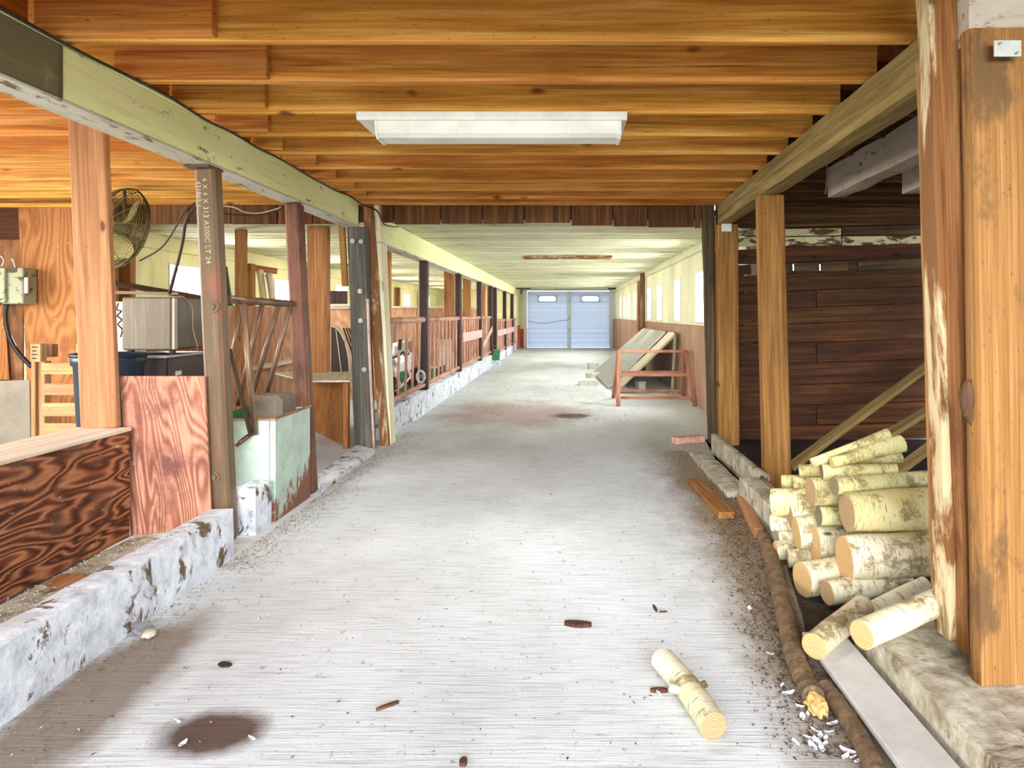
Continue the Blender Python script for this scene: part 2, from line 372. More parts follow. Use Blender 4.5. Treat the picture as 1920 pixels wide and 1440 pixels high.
def mesh_from_bm(bm, name, mat, smooth=False):
    me = bpy.data.meshes.new(name)
    bmesh.ops.recalc_face_normals(bm, faces=bm.faces)
    bm.to_mesh(me); bm.free()
    for m in (mat if isinstance(mat, (list, tuple)) else [mat]):
        me.materials.append(M[m] if isinstance(m, str) else m)
    if smooth:
        for p in me.polygons: p.use_smooth = True
    return me
def frame(A, B, up=None):
    """matrix with local Z along A->B, local Y close to `up`, origin in the middle"""
    A, B = V(A), V(B); z = (B - A).normalized()
    if up is None: up = V((0, 0, 1)) if abs(z.z) < .9 else V((0, 1, 0))
    up = V(up); y = (up - z * up.dot(z)).normalized(); x = y.cross(z)
    Mx = Matrix((x, y, z)).transposed().to_4x4(); Mx.translation = (A + B) / 2
    return Mx, (B - A).length
def box_bm(w, d, L, rough=0.0, bev=0.004, seg=None, seed=0, warp=0.0):
    """box, w along X, d along Y, L along Z, bevelled, optionally cut and jittered like old timber"""
    bm = bmesh.new()
    n = seg if seg else (max(1, int(L / .12)) if rough else 1)
    n = min(n, 40); k = 3 if rough else 1
    def ring(z):
        pts = []
        for i in range(k): pts.append((-w / 2 + w * i / k, -d / 2))
        for i in range(k): pts.append((w / 2, -d / 2 + d * i / k))
        for i in range(k): pts.append((w / 2 - w * i / k, d / 2))
        for i in range(k): pts.append((-w / 2, d / 2 - d * i / k))
        out = []
        for (x, y) in pts:
            if rough:
                q = noise.noise_vector(V((x * 9 + seed * 3.1, y * 9, z * 3.5 + seed))) * rough
                x += q.x; y += q.y
                if abs(abs(x) - w / 2) < rough * 1.5 and abs(abs(y) - d / 2) < rough * 1.5: x *= .97; y *= .97
            if warp: x += warp * math.sin((z / L + .5) * math.pi)
            out.append(bm.verts.new((x, y, z)))
        return out
    rings = [ring(-L / 2 + L * i / n) for i in range(n + 1)]
    m = len(rings[0])
    for a, b in zip(rings, rings[1:]):
        for i in range(m): bm.faces.new((a[i], a[(i + 1) % m], b[(i + 1) % m], b[i]))
    bm.faces.new(list(reversed(rings[0]))); bm.faces.new(rings[-1])
    if bev and not rough:
        bmesh.ops.bevel(bm, geom=[e for e in bm.edges], offset=min(bev, w * .2, d * .2), segments=1, affect='EDGES')
    return bm
def beam(name, A, B, w, d, mat, parent=None, up=None, rough=0.0, bev=.004, seed=None, warp=0.0, seg=None):
    """w across, d in the direction of `up`"""
    Mx, L = frame(A, B, up)
    bm = box_bm(w, d, L, rough, bev, seg, seed if seed is not None else random.random() * 50, warp)
    return link(bpy.data.objects.new(name, mesh_from_bm(bm, name, mat)), Mx, parent)
_cache = {}
def board(name, lo, hi, mat, axis='x', parent=None, bev=.003, rough=0.0):
    """axis aligned board between two corners, grain along `axis`; equal boards share their mesh"""
    lo, hi = V(lo), V(hi); c = (lo + hi) / 2; s = hi - lo
    if axis == 'x': A, B, w, d, up = V((lo.x, c.y, c.z)), V((hi.x, c.y, c.z)), s.y, s.z, (0, 0, 1)
    elif axis == 'y': A, B, w, d, up = V((c.x, lo.y, c.z)), V((c.x, hi.y, c.z)), s.x, s.z, (0, 0, 1)
    else: A, B, w, d, up = V((c.x, c.y, lo.z)), V((c.x, c.y, hi.z)), s.x, s.y, (0, 1, 0)
    Mx, L = frame(A, B, up)
    key = (name, round(w, 3), round(d, 3), round(L, 3), str(mat), bev, rough)
    if key not in _cache: _cache[key] = mesh_from_bm(box_bm(w, d, L, rough, bev, None, random.random() * 50), name, mat)
    return link(bpy.data.objects.new(name, _cache[key]), Mx, parent)
def cyl_bm(bm, A, B, r0, r1=None, n=12, cap=True):
    r1 = r0 if r1 is None else r1
    Mx, L = frame(A, B)
    ra = [bm.verts.new(Mx @ V((r0 * math.cos(t), r0 * math.sin(t), -L / 2))) for t in [2 * math.pi * i / n for i in range(n)]]
    rb = [bm.verts.new(Mx @ V((r1 * math.cos(t), r1 * math.sin(t), L / 2))) for t in [2 * math.pi * i / n for i in range(n)]]
    for i in range(n): bm.faces.new((ra[i], ra[(i + 1) % n], rb[(i + 1) % n], rb[i]))
    if cap: bm.faces.new(list(reversed(ra))); bm.faces.new(rb)
def pipe(name, A, B, r, mat, parent=None, n=12, r1=None):
    Mx, L = frame(A, B); bm = bmesh.new()
    cyl_bm(bm, (0, 0, -L / 2), (0, 0, L / 2), r, r1, n)
    o = link(bpy.data.objects.new(name, mesh_from_bm(bm, name, mat)), Mx, parent)
    for p in o.data.polygons:
        if len(p.vertices) == 4: p.use_smooth = True
    return o
def tube_bm(bm, pts, r, n=6):
    pts = [V(p) for p in pts]; prev = None
    for i, p in enumerate(pts):
        a = pts[max(i - 1, 0)]; b = pts[min(i + 1, len(pts) - 1)]
        z = (b - a).normalized(); up = V((0, 0, 1)) if abs(z.z) < .95 else V((0, 1, 0))
        y = (up - z * up.dot(z)).normalized(); x = y.cross(z)
        rr = r[i] if isinstance(r, (list, tuple)) else r
        ring = [bm.verts.new(p + (x * math.cos(t) + y * math.sin(t)) * rr) for t in [2 * math.pi * k / n for k in range(n)]]
        if prev:
            for k in range(n): bm.faces.new((prev[k], prev[(k + 1) % n], ring[(k + 1) % n], ring[k]))
        else: bm.faces.new(list(reversed(ring)))
        prev = ring
    bm.faces.new(prev)
def curve_pts(pts, k=6):
    pts = [V(p) for p in pts]; out = []
    for i in range(len(pts) - 1):
        p0, p1, p2, p3 = pts[max(i - 1, 0)], pts[i], pts[i + 1], pts[min(i + 2, len(pts) - 1)]
        for j in range(k):
            t = j / k
            out.append(.5 * ((2 * p1) + (-p0 + p2) * t + (2 * p0 - 5 * p1 + 4 * p2 - p3) * t * t + (-p0 + 3 * p1 - 3 * p2 + p3) * t ** 3))
    return out + [pts[-1]]
def tube(name, pts, r, mat, parent=None, n=6, smooth=True):
    c = sum((V(p) for p in pts), V()) / len(pts); bm = bmesh.new()
    tube_bm(bm, [V(p) - c for p in pts], r, n)
    return link(bpy.data.objects.new(name, mesh_from_bm(bm, name, mat, smooth)), Matrix.Translation(c), parent)
def slab(name, corners, thick, mat, parent=None, bev=.002, grain=None):
    """flat board through four corners (in order), given thickness behind; grain along corner0->corner1"""
    c = [V(p) for p in corners]; ctr = sum(c, V()) / 4
    z = (c[1] - c[0]).normalized(); nrm = (c[1] - c[0]).cross(c[3] - c[0]).normalized(); x = nrm.cross(z) * -1
    Mx = Matrix((z.cross(nrm) * -1, nrm, z)).transposed().to_4x4()
    if Mx.to_3x3().determinant() < 0: Mx = Matrix((z.cross(nrm), nrm, z)).transposed().to_4x4()
    Mx.translation = ctr; inv = Mx.inverted(); bm = bmesh.new()
    a = [bm.verts.new(inv @ (p + nrm * thick / 2)) for p in c]; b = [bm.verts.new(inv @ (p - nrm * thick / 2)) for p in c]
    bm.faces.new(a); bm.faces.new(list(reversed(b)))
    for i in range(4): bm.faces.new((a[i], b[i], b[(i + 1) % 4], a[(i + 1) % 4]))
    if bev: bmesh.ops.bevel(bm, geom=list(bm.edges), offset=bev, segments=1, affect='EDGES')
    return link(bpy.data.objects.new(name, mesh_from_bm(bm, name, mat)), Mx, parent)
def bolt(loc, nrm, r, parent, mat='bolt'):
    n = V(nrm); bm = bmesh.new(); cyl_bm(bm, n * -.01, n * .004, r * 1.5, r * 1.5, 14); cyl_bm(bm, n * .004, n * .016, r * .75, r * .75, 6)
    return link(bpy.data.objects.new('bolt', mesh_from_bm(bm, 'bolt', mat)), Matrix.Translation(V(loc)), parent)
def wire(name, pts, r, mat, label, cat='cable', k=6):
    o = tube(name, curve_pts(pts, k), r, mat); return tag(o, label, cat)

JZ = EYE + .928          # underside of the joists
BZ = EYE + .717          # underside of the left beam
CZ = EYE + .838          # far ceiling
# ------------------------------------------------------------------ ground and floor
bm = bmesh.new()
xs = [-5.4 + .3 * i for i in range(30)]; ys = [-1.0 + .45 * i for i in range(62)]
g = [[bm.verts.new((x, y, 0)) for x in xs] for y in ys]
for j in range(len(ys) - 1):
    for i in range(len(xs) - 1): bm.faces.new((g[j][i], g[j][i + 1], g[j + 1][i + 1], g[j + 1][i]))
ret = bmesh.ops.extrude_face_region(bm, geom=list(bm.faces))
bmesh.ops.translate(bm, verts=[e for e in ret['geom'] if isinstance(e, bmesh.types.BMVert)], vec=(0, 0, -.1))
fo = link(bpy.data.objects.new('floor', mesh_from_bm(bm, 'floor', 'floor'))); fo['kind'] = 'structure'
bm = bmesh.new(); bmesh.ops.create_grid(bm, x_segments=1, y_segments=1, size=60)
go = link(bpy.data.objects.new('ground', mesh_from_bm(bm, 'ground', 'soil')), Matrix.Translation((0, 10, -.12))); go['kind'] = 'structure'

# ------------------------------------------------------------------ near ceiling: joists and deck
ceil = struct('ceiling', (0, 0, JZ))
jy = [.40, .84, 1.28, 1.72, 2.17] + [2.62, 3.08, 3.52, 3.97, 4.42, 4.88, 5.33, 5.74, 6.14, 6.52]
ends = {2.62: 408, 3.08: 507, 3.52: 503, 3.97: 508, 4.42: 535, 4.88: 597, 5.33: 634, 5.74: 668, 6.14: 690}
rights = {2.62: 1722, 3.08: 1622, 3.52: 1556, 3.97: 1506, 4.42: 1462, 4.88: 1424, 5.33: 1398, 5.74: 1378, 6.14: 1360, 6.52: 1345}
for i, y in enumerate(jy):
    xr = (rights.get(y, 1700) - CX) / F * y + .05
    sag = random.uniform(-.006, .006)
    board('joist', (-1.80, y, JZ + sag), (max(xr, 1.20), y + .038, JZ + .24), 'joist', 'x', ceil)
    if y in ends:
        xe = (ends[y] - CX) / F * y
        board('joist', (-1.79, y - .04, JZ + .012), (xe, y - .002, JZ + .235), 'joist', 'x', ceil)
    board('joist', (-5.3, y - .002, JZ + .004 + sag), (-1.81, y + .036, JZ + .24), 'joist', 'x', ceil)
    if i % 2 == 0 and y < 6.2:   # solid blocking between joists over the left beam
        board('blocking', (-1.83, y + .042, JZ + .03), (-1.79, y + .39, JZ + .235), 'joist', 'y', ceil)
    board('joist', (1.34, y + .045, JZ + .0), (3.2, y + .083, JZ + .24), 'brown_header', 'x', ceil)
for i in range(47):
    x = -5.3 + i * .185
    board('deck_board', (x, -.9, JZ + .243), (x + .181, 6.72, JZ + .268), 'subfloor', 'y', ceil)

# fascia of short vertical boards where the joisted part ends
fas = struct('trim_1', (0, 6.62, CZ))
x = -4.3; k = 0
hs = [.745, .75, .748, .742, .735, .72, .70, .69]
while x < 1.16:
    wd = random.choice((.30, .36, .36, .40)); xe = min(x + wd, 1.16)
    zb = EYE + (.785 if x < -.1 else .765) + random.uniform(-.008, .008) - (.018 if x > .6 else 0)
    board('board', (x + .004, 6.60 + random.uniform(-.004, .004), zb), (xe - .004, 6.63, JZ + .24), 'fascia', 'z', fas)
    x = xe; k += 1
board('backing_or_light_block', (-4.3, 6.645, EYE + .82), (1.2, 6.67, JZ + .24), 'brown_header', 'x', fas)
# ------------------------------------------------------------------ far ceiling of painted planks
cf = struct('ceiling_far', (0, 16, CZ))
y = 6.68
while y < 25.8:
    wd = .145; z = CZ + random.uniform(-.007, .007)
    board('plank', (-4.45, y + .002, z), (1.75, y + wd - .002, z + .022), 'ceil_paint', 'x', cf, bev=.003)
    y += wd
board('upper_deck', (-4.45, 6.68, CZ + .03), (1.75, 25.9, CZ + .07), 'subfloor', 'y', cf)
# recessed rusty light tray in the far ceiling
t = thing('light_tray', (0, 11.0, CZ), 'rusty empty light fixture tray flush in the far painted plank ceiling', 'light fixture')
board('tray', (-.60, 10.86, CZ - .022), (.63, 11.10, CZ - .012), 'old_dark', 'x', t)
board('rim', (-.62, 10.83, CZ - .035), (.65, 10.86, CZ - .004), 'rough_gold_white', 'x', t)
board('rim', (-.62, 11.10, CZ - .035), (.65, 11.13, CZ - .004), 'rough_gold_white', 'x', t)

# ------------------------------------------------------------------ walls
def wall_strip(parent, x0, x1, ya, yb, z0, z1, wins, mat, name, step, gap=.004):
    """boards of a wall that runs along Y, split round its window openings"""
    y = ya; k = 0
    cuts = sorted([ya, yb] + [c for (c, wd, a, b) in wins if a < z1 and b > z0 for c in (c - wd / 2, c + wd / 2)])
    for a, b in zip(cuts, cuts[1:]):
        if b - a < .01: continue
        mid = (a + b) / 2; win = [q for q in wins if abs(mid - q[0]) < q[1] / 2 and q[2] < z1 and q[3] > z0]
        n = max(1, round((b - a) / step))
        for i in range(n):
            p, q = a + (b - a) * i / n, a + (b - a) * (i + 1) / n
            j = random.uniform(-.003, .003)
            spans = [(z0, z1)] if not win else [(z0, win[0][2]), (win[0][3], z1)]
            for (u, v) in spans:
                if v - u > .01: board(name, (x0 + j, p + gap / 2, u), (x1 + j, q - gap / 2, v), mat, 'z', parent)
WR = 1.57
rw = [(9.05, .58, 1.0, 1.61), (10.9, .6, 1.0, 1.61), (13.0, .62, 1.0, 1.61), (14.6, .6, 1.0, 1.61), (17.6, .6, 1.0, 1.61), (19.3, .55, 1.0, 1.61), (20.7, .55, 1.0, 1.61), (22.3, .5, 1.0, 1.61)]
wr = struct('wall_right', (WR, 16, 0))
wall_strip(wr, WR, WR + .03, 6.8, 25.7, .0, .965, rw, 'wall_rosy', 'board', .30)
wall_strip(wr, WR + .006, WR + .03, 6.8, 25.7, .968, CZ - .09, rw, 'wall_cream', 'panel', .58)
board('header', (WR - .03, 6.8, CZ - .10), (WR + .05, 25.7, CZ), 'wall_cream', 'y', wr)
wall_strip(wr, WR + .04, WR + .17, 6.8, 25.8, 0, CZ, rw, 'outside_wall', 'core', 3.0, 0)
def window(name, xw, sgn, yc, wd, z0, z1, parent_mat='white_reveal', depth=.17):
    o = struct(name, (xw, yc, z0)); a, b = yc - wd / 2, yc + wd / 2
    x0, x1 = (xw - .004, xw + depth) if sgn > 0 else (xw - depth, xw + .004)
    xm = xw + sgn * (depth - .05)
    board('reveal', (x0, a, z0), (x1, a + .02, z1), parent_mat, 'z', o); board('reveal', (x0, b - .02, z0), (x1, b, z1), parent_mat, 'z', o)
    board('sill', (x0, a + .02, z0), (x1, b - .02, z0 + .02), parent_mat, 'y', o); board('head', (x0, a + .02, z1 - .02), (x1, b - .02, z1), parent_mat, 'y', o)
    p0, p1 = xm - .012, xm + .012
    board('sash', (p0, a + .02, z0 + .02), (p1, a + .05, z1 - .02), parent_mat, 'z', o); board('sash', (p0, b - .05, z0 + .02), (p1, b - .02, z1 - .02), parent_mat, 'z', o)
    board('mullion', (p0, yc - .012, z0 + .02), (p1, yc + .012, z1 - .02), parent_mat, 'z', o)
    board('mullion', (p0 + .002, a + .05, (z0 + z1) / 2 - .01), (p1 - .002, b - .05, (z0 + z1) / 2 + .01), parent_mat, 'y', o)
    board('pane', (xm - .002, a + .02, z0 + .02), (xm + .002, b - .02, z1 - .02), 'glass', 'z', o, bev=0)
for i, (c, wd, a, b) in enumerate(rw): window('window_%d' % (i + 1), WR, 1, c, wd, a, b)

WL = -4.3
lw = [(8.72, .8, 1.30, 1.66), (11.7, .75, 1.08, 1.64), (14.7, .8, 1.2, 1.66), (17.7, .8, 1.2, 1.66), (20.7, .8, 1.2, 1.66), (23.7, .8, 1.2, 1.66)]
wl = struct('wall_left', (WL, 16, 0))
wall_strip(wl, WL - .03, WL, 6.8, 25.7, 0, 1.10, lw, 'ply_brown', 'board', 1.2)
wall_strip(wl, WL - .03, WL - .006, 6.8, 25.7, 1.103, CZ - .15, lw, 'wall_cream_l', 'panel', 1.2)
board('header', (WL - .03, 6.8, CZ - .15), (WL + .03, 25.7, CZ), 'wall_cream_l', 'y', wl)
wall_strip(wl, WL - .17, WL - .04, 6.8, 25.8, 0, CZ, lw, 'outside_wall', 'core', 3.0, 0)
for i, (c, wd, a, b) in enumerate(lw): window('window_%d' % (i + 9), WL, -1, c, wd, a, b)

# near outer walls of the two side bays
wn = struct('wall_left_near', (-5.3, 3, 0))
for i in range(6): board('panel', (-5.4, -.9 + i * 1.25, 0), (-5.36, .345 + i * 1.25, .8 if i in (2, 3, 4) else JZ + .24), 'ply_brown', 'z', wn)  # low panels leave an opening made up for the added side light
board('header', (-5.4, 1.6, 1.95), (-5.36, 5.35, JZ + .24), 'ply_brown', 'y', wn)
wq = struct('wall_right_near', (3.25, 3, 0))
for i in range(11): board('plank', (3.22, -.9, i * .2 + .002), (3.26, 6.7, i * .2 + .197), 'brown_plank', 'y', wq)

# plywood cross wall of the left bay
wp = struct('wall_left_cross', (-4.6, 6.45, 0))
def xat(px, Y): return (px - CX) / F * Y
board('sheet', (-5.35, 6.44, 0), (xat(36, 6.4), 6.46, JZ), 'ply_brown', 'z', wp)
sh = slab('sheet', [P(204, 850, 6.41), P(204, 378, 6.41), P(34, 378, 6.41), P(58, 850, 6.41)], .012, 'ply_gold', wp)
slab('sheet', [P(18, 712, 6.40), P(8, 570, 6.40), P(-40, 570, 6.40), P(-40, 712, 6.40)], .012, 'ply_gold', wp)
board('stud', (xat(204, 6.4), 6.40, 0), (xat(204, 6.4) + .04, 6.47, JZ), 'post_orange', 'z', wp)
board('plate', (-5.35, 6.38, JZ - .035), (-3.80, 6.44, JZ), 'joist', 'x', wp)
board('sheet', (-5.35, 6.43, JZ - .30), (xat(34, 6.4), 6.438, JZ - .035), 'brown_plank', 'x', wp)

# plank cross wall of the right bay
wb = struct('wall_right_cross', (2.3, 6.8, 0))
def ZY(py, Y=6.78): return EYE - (py - CY) / F * Y
board('backing_or_light_block', (1.45, 6.83, 0), (3.24, 6.86, 1.492), 'brown_header', 'x', wb); board('backing_or_light_block', (1.75, 6.83, 1.55), (3.24, 6.86, JZ + .24), 'brown_header', 'x', wb)  # unseen backing added to block sky light leaking between the planks
for (xa_, xb_) in ((1.74, 1.99), (2.05, 2.23), (2.29, 3.24)): board('backing_or_light_block', (xa_, 6.83, 1.492), (xb_, 6.86, 1.55), 'brown_header', 'x', wb)
rows = [(0.0, .13), (.13, .31), (.31, .49), (.49, .68), (.68, .86), (.86, 1.03), (1.03, 1.17), (1.17, 1.32), (1.32, 1.47)]
TILT = .035
def tilted(name, xa, xb, z0, z1, mat, Y=6.78, th=.022, dx=TILT):
    zc = (z0 + z1) / 2; xm = 2.3
    A = V((xa, Y, zc + (xa - xm) * dx)); B = V((xb, Y, zc + (xb - xm) * dx))
    return beam(name, A, B, th, z1 - z0 - .004, mat, wb, up=(0, 0, 1))
for i, (a, b) in enumerate(rows):
    yy = 6.78 + random.uniform(-.004, .004)
    if i % 3 == 1:
        tilted('plank', 1.30, 2.2, a, b, 'brown_plank', yy); tilted('plank', 2.205, 3.22, a, b, 'brown_plank', yy + .003)
    else: tilted('plank', 1.30, 3.22, a, b, 'brown_plank', yy)
xc = 1.30
for xe, mt in ((xat(1408, 6.8), 'brown_plank'), (xat(1486, 6.8), 'old_dark'), (xat(1536, 6.8), 'old_dark'), (xat(1590, 6.8), 'old_dark'), (xat(1598, 6.8), 'post_gold'), (xat(1606, 6.8), 'brown_plank'), (3.2, 'old_dark')):
    if xe > xc + .03: tilted('plank', xc, xe, 1.475, 1.565, mt, 6.80)
    xc = xe + (.05 if abs(xe - xat(1408, 6.8)) < .01 else .014)
tilted('plank', 1.30, 3.22, 1.57, 1.70, 'brown_plank', 6.77)
tilted('plank', 1.30, 2.42, 1.705, 1.79, 'cream_peel', 6.78, dx=.01); tilted('plank', 2.43, 3.22, 1.705, 1.79, 'cream_peel', 6.78, dx=.01)
tilted('plank', 1.30, 2.42, 1.795, 1.86, 'cream_peel', 6.78, dx=.01); tilted('plank', 2.43, 3.22, 1.795, 1.87, 'old_dark', 6.77, dx=.01)
tilted('header', 1.30, 3.22, 1.87, 2.10, 'brown_header', 6.70, .05, .02)
tilted('ledge', 1.30, 3.22, 2.10, 2.125, 'post_gold', 6.66, .12, .02)
for i in range(9): board('board', (1.45 + i * .2, 6.76, 2.12), (1.645 + i * .2, 6.785, JZ + .24), 'fascia' if i % 3 else 'brown_plank', 'z', wb)

# end wall with the garage door
we = struct('wall_end', (0, 25.7, 0))
board('panel', (-4.4, 25.72, 0), (-1.34, 25.85, CZ + .05), 'wall_cream_l', 'z', we)
board('panel', (1.54, 25.72, 0), (1.75, 25.85, CZ + .05), 'wall_cream', 'z', we)
board('lintel', (-1.34, 25.72, EYE + .80), (1.54, 25.85, CZ + .05), 'wall_cream_l', 'x', we)
board('lower_panel', (1.535, 25.70, 0), (1.72, 25.72, .95), 'wall_red', 'z', we)
board('lower_panel', (-1.75, 25.70, 0), (-1.355, 25.72, .62), 'wall_red', 'z', we)
# narrow jog beside the left door jamb
board('jog_panel', (-1.62, 24.3, 0), (-1.56, 25.70, CZ), 'wall_cream', 'z', we)
board('jog_panel', (-1.559, 24.3, 0), (-1.545, 25.70, .75), 'wall_red', 'z', we)
dr = struct('door_1', (.1, 25.6, 0))
s_ = NT('fibreglass_door_panel', .5); tr = s_.n('ShaderNodeBsdfTranslucent'); mx_ = s_.n('ShaderNodeMixShader'); cc_ = lin((214, 220, 232))
tr.inputs[0].default_value = cc_; s_.b.inputs['Base Color'].default_value = lin((206, 212, 222)); mx_.inputs[0].default_value = .6
s_.l(s_.b.outputs[0], mx_.inputs[1]); s_.l(tr.outputs[0], mx_.inputs[2]); s_.l(mx_.outputs[0], s_.out.inputs[0]); M['door_white'] = s_.m
DX0, DX1, DZ1 = -1.30, 1.44, EYE + .775
for s_, (a, b) in enumerate(((DX0, .03), (.15, DX1))):
    ww = b - a
    for k in range(3):
        z0, z1 = .02 + k * (DZ1 - .02) / 3, .02 + (k + 1) * (DZ1 - .02) / 3 - .001
        if k < 2:
            for q in range(4):
                h = (z1 - z0) / 4
                board('panel', (a, 25.58 + (q % 2) * .006, z0 + q * h), (b, 25.62 + (q % 2) * .004, z0 + (q + 1) * h - .001), 'door_white', 'x', dr)
        else:
            c = (a + b) / 2 + (.0 if s_ else .0); hw, zz0, zz1 = .30, z0 + .27, z0 + .47
            board('panel', (a, 25.58, z0), (b, 25.62, zz0), 'door_white', 'x', dr); board('panel', (a, 25.58, zz1), (b, 25.62, z1), 'door_white', 'x', dr)
            board('panel', (a, 25.58, zz0), (c - hw, 25.62, zz1), 'door_white', 'x', dr); board('panel', (c + hw, 25.58, zz0), (b, 25.62, zz1), 'door_white', 'x', dr)
            # rounded window frame
            bm = bmesh.new(); r = .1; pts_o, pts_i = [], []
            for k2 in range(4):
                ccx = (hw - r) * (1 if k2 in (0, 3) else -1); ccz = ((zz1 - zz0) / 2 - r) * (1 if k2 < 2 else -1)
                for j in range(5):
                    an = k2 * math.pi / 2 + j * math.pi / 8
                    pts_i.append((ccx + (r - .02) * math.cos(an), ccz + (r - .02) * math.sin(an)))
                    pts_o.append(((hw + .02) * (1 if k2 in (0, 3) else -1), ((zz1 - zz0) / 2 + .02) * (1 if k2 < 2 else -1)) if 0 < j < 4 else (ccx + (r + .02) * math.cos(an), ccz + (r + .02) * math.sin(an)))
            n = len(pts_i); vi = [bm.verts.new((x, 0, z)) for x, z in pts_i]; vo = [bm.verts.new((x, 0, z)) for x, z in pts_o]
            for j in range(n): bm.faces.new((vi[j], vi[(j + 1) % n], vo[(j + 1) % n], vo[j]))
            r_ = bmesh.ops.extrude_face_region(bm, geom=list(bm.faces)); bmesh.ops.translate(bm, verts=[e for e in r_['geom'] if isinstance(e, bmesh.types.BMVert)], vec=(0, .03, 0))
            link(bpy.data.objects.new('window_frame', mesh_from_bm(bm, 'window_frame', 'door_white')), Matrix.Translation((c, 25.565, (zz0 + zz1) / 2)), dr)
            board('pane', (c - hw, 25.60, zz0), (c + hw, 25.605, zz1), 'glass', 'x', dr, bev=0)
board('centre_track', (.03, 25.55, 0), (.15, 25.60, DZ1), 'door_steel', 'z', dr)
for x in (DX0 - .12, DX1): board('jamb', (x, 25.56, 0), (x + .11, 25.66, DZ1 + .03), 'white_reveal', 'z', dr)
board('head_jamb', (DX0 - .12, 25.56, DZ1 + .03), (DX1 + .11, 25.66, DZ1 + .09), 'white_reveal', 'x', dr)
board('latch', (.07, 25.52, .95), (.12, 25.55, 1.07), 'bolt', 'z', dr)
wire('door_cord', [P(990, 602, 25.5), P(1020, 606, 25.4), P(1055, 601, 25.45), P(1066, 600, 25.5)], .008, 'dark_wire', 'thin dark cord slung across the pale garage door', 'cord')
for (px0, px1, pc, lab) in ((968, 995, 977, 'dark bracket arm under the ceiling left of the garage door'), (1140, 1158, 1166, 'dark bracket arm under the ceiling right of the garage door')):
    t = thing('ceiling_bracket', P(px0, 536, 24.0), lab, 'bracket')
    board('rail', (xat(px0, 24), 23.98, CZ - .05), (xat(px1, 24), 24.02, CZ - .01), 'old_dark', 'x', t)
    tube('arm', [P((px0 + px1) / 2, 538, 24.0), P(pc, 546, 24.0), P(pc, 552, 24.0)], .02, 'old_dark', t)

# ------------------------------------------------------------------ beams
t = thing('ceiling_beam', (-1.76, 2, BZ), 'long pale painted beam under the joists with a dark steel stretch at its near end', 'beam')
XI, XO = -1.703, -1.825
SPL = 1.703 * F / (CX - 115)
o = board('dark_web', (XO + .01, .9, BZ + .012), (XI - .004, SPL, JZ - .016), 'beam_dark', 'y', t); tag(o, 'bare grey near stretch of the beam')
board('web', (XO + .01, SPL + .004, BZ + .012), (XI, 6.30, JZ - .016), 'beam_pale', 'y', t)
board('lower_flange', (XO, .9, BZ), (XI + .004, 6.31, BZ + .011), 'beam_under', 'y', t)
board('upper_flange', (XO, .9, JZ - .015), (XI + .006, 6.31, JZ - .002), 'beam_pale', 'y', t)
board('seam_plate', (XO + .005, SPL - .004, BZ + .012), (XI + .003, SPL + .005, JZ - .02), 'old_dark', 'z', t)
bmw = [V((XI + .012, .9 + i * .3, JZ - .012 + random.uniform(-.008, .012))) for i in range(18)] + [V((-1.66, 6.28, JZ - .03)), V((-1.58, 6.42, JZ - .06)), V((-1.55, 6.55, JZ - .16)), V((-1.53, 7.0, JZ - .13))]
wire('beam_cable', bmw, .006, 'dark_wire', 'thin cable stapled along the top edge of the near pale beam', k=3)
t = thing('ceiling_beam', (-1.63, 7, EYE + .616), 'pale painted beam running along the left posts to the far door', 'beam')
board('web', (-1.70, 6.52, EYE + .62), (-1.58, 24.3, CZ - .004), 'beam_pale', 'y', t)
board('lower_flange', (-1.705, 6.50, EYE + .606), (-1.572, 24.3, EYE + .619), 'beam_under', 'y', t)
# right beams
o = beam('ceiling_beam', (1.17 + .055, 2.42, EYE + .84), (1.262 + .055, 6.42, EYE + .838), .11, .17, 'beam_right', up=(0, 0, 1), rough=.006)
tag(o, 'rough olive-brown timber beam under the right ends of the joists', 'beam')
o = beam('ceiling_beam', (1.70, 1.2, EYE + .86), (1.73, 4.93, EYE + .845), .12, .19, 'whitewash', up=(0, 0, 1), rough=.008)
tag(o, 'whitewashed timber over the firewood bay with its cut end hanging free', 'beam')
o = beam('ceiling_beam', (2.10, 3.6, EYE + .86), (2.12, 4.72, EYE + .85), .12, .22, 'whitewash', up=(0, 0, 1), rough=.008)
tag(o, 'short whitewashed timber highest in the firewood bay, against the near post', 'beam')
wire('hanging_string', [P(1551, 305, 4.9), P(1550, 340, 4.9), P(1547, 364, 4.9)], .004, 'tan_wire', 'thin pale string hanging from the cut end of the whitewashed timber', 'string')

# ------------------------------------------------------------------ posts
def post(name, pxt, pyt, Yt, pxb, Yb, zb, wd, dp, mat, label, rough=0.0, bev=.006, cat='post', ztop=None):
    """px is the left edge of the face that looks at the camera, at top and bottom"""
    A = V((xat(pxt, Yt) + wd / 2, Yt + dp / 2, ztop if ztop is not None else EYE - (pyt - CY) / F * Yt)); B = V((xat(pxb, Yb) + wd / 2, Yb + dp / 2, zb))
    o = beam(name, B, A, wd, dp, mat, up=(0, 1, 0), rough=rough, bev=bev)
    return tag(o, label, cat)
post('timber_post', 126, 220, 3.56, 150, 3.56, .571, .168, .045, 'post', 'broad orange timber post standing on the low plywood wall', ztop=JZ)
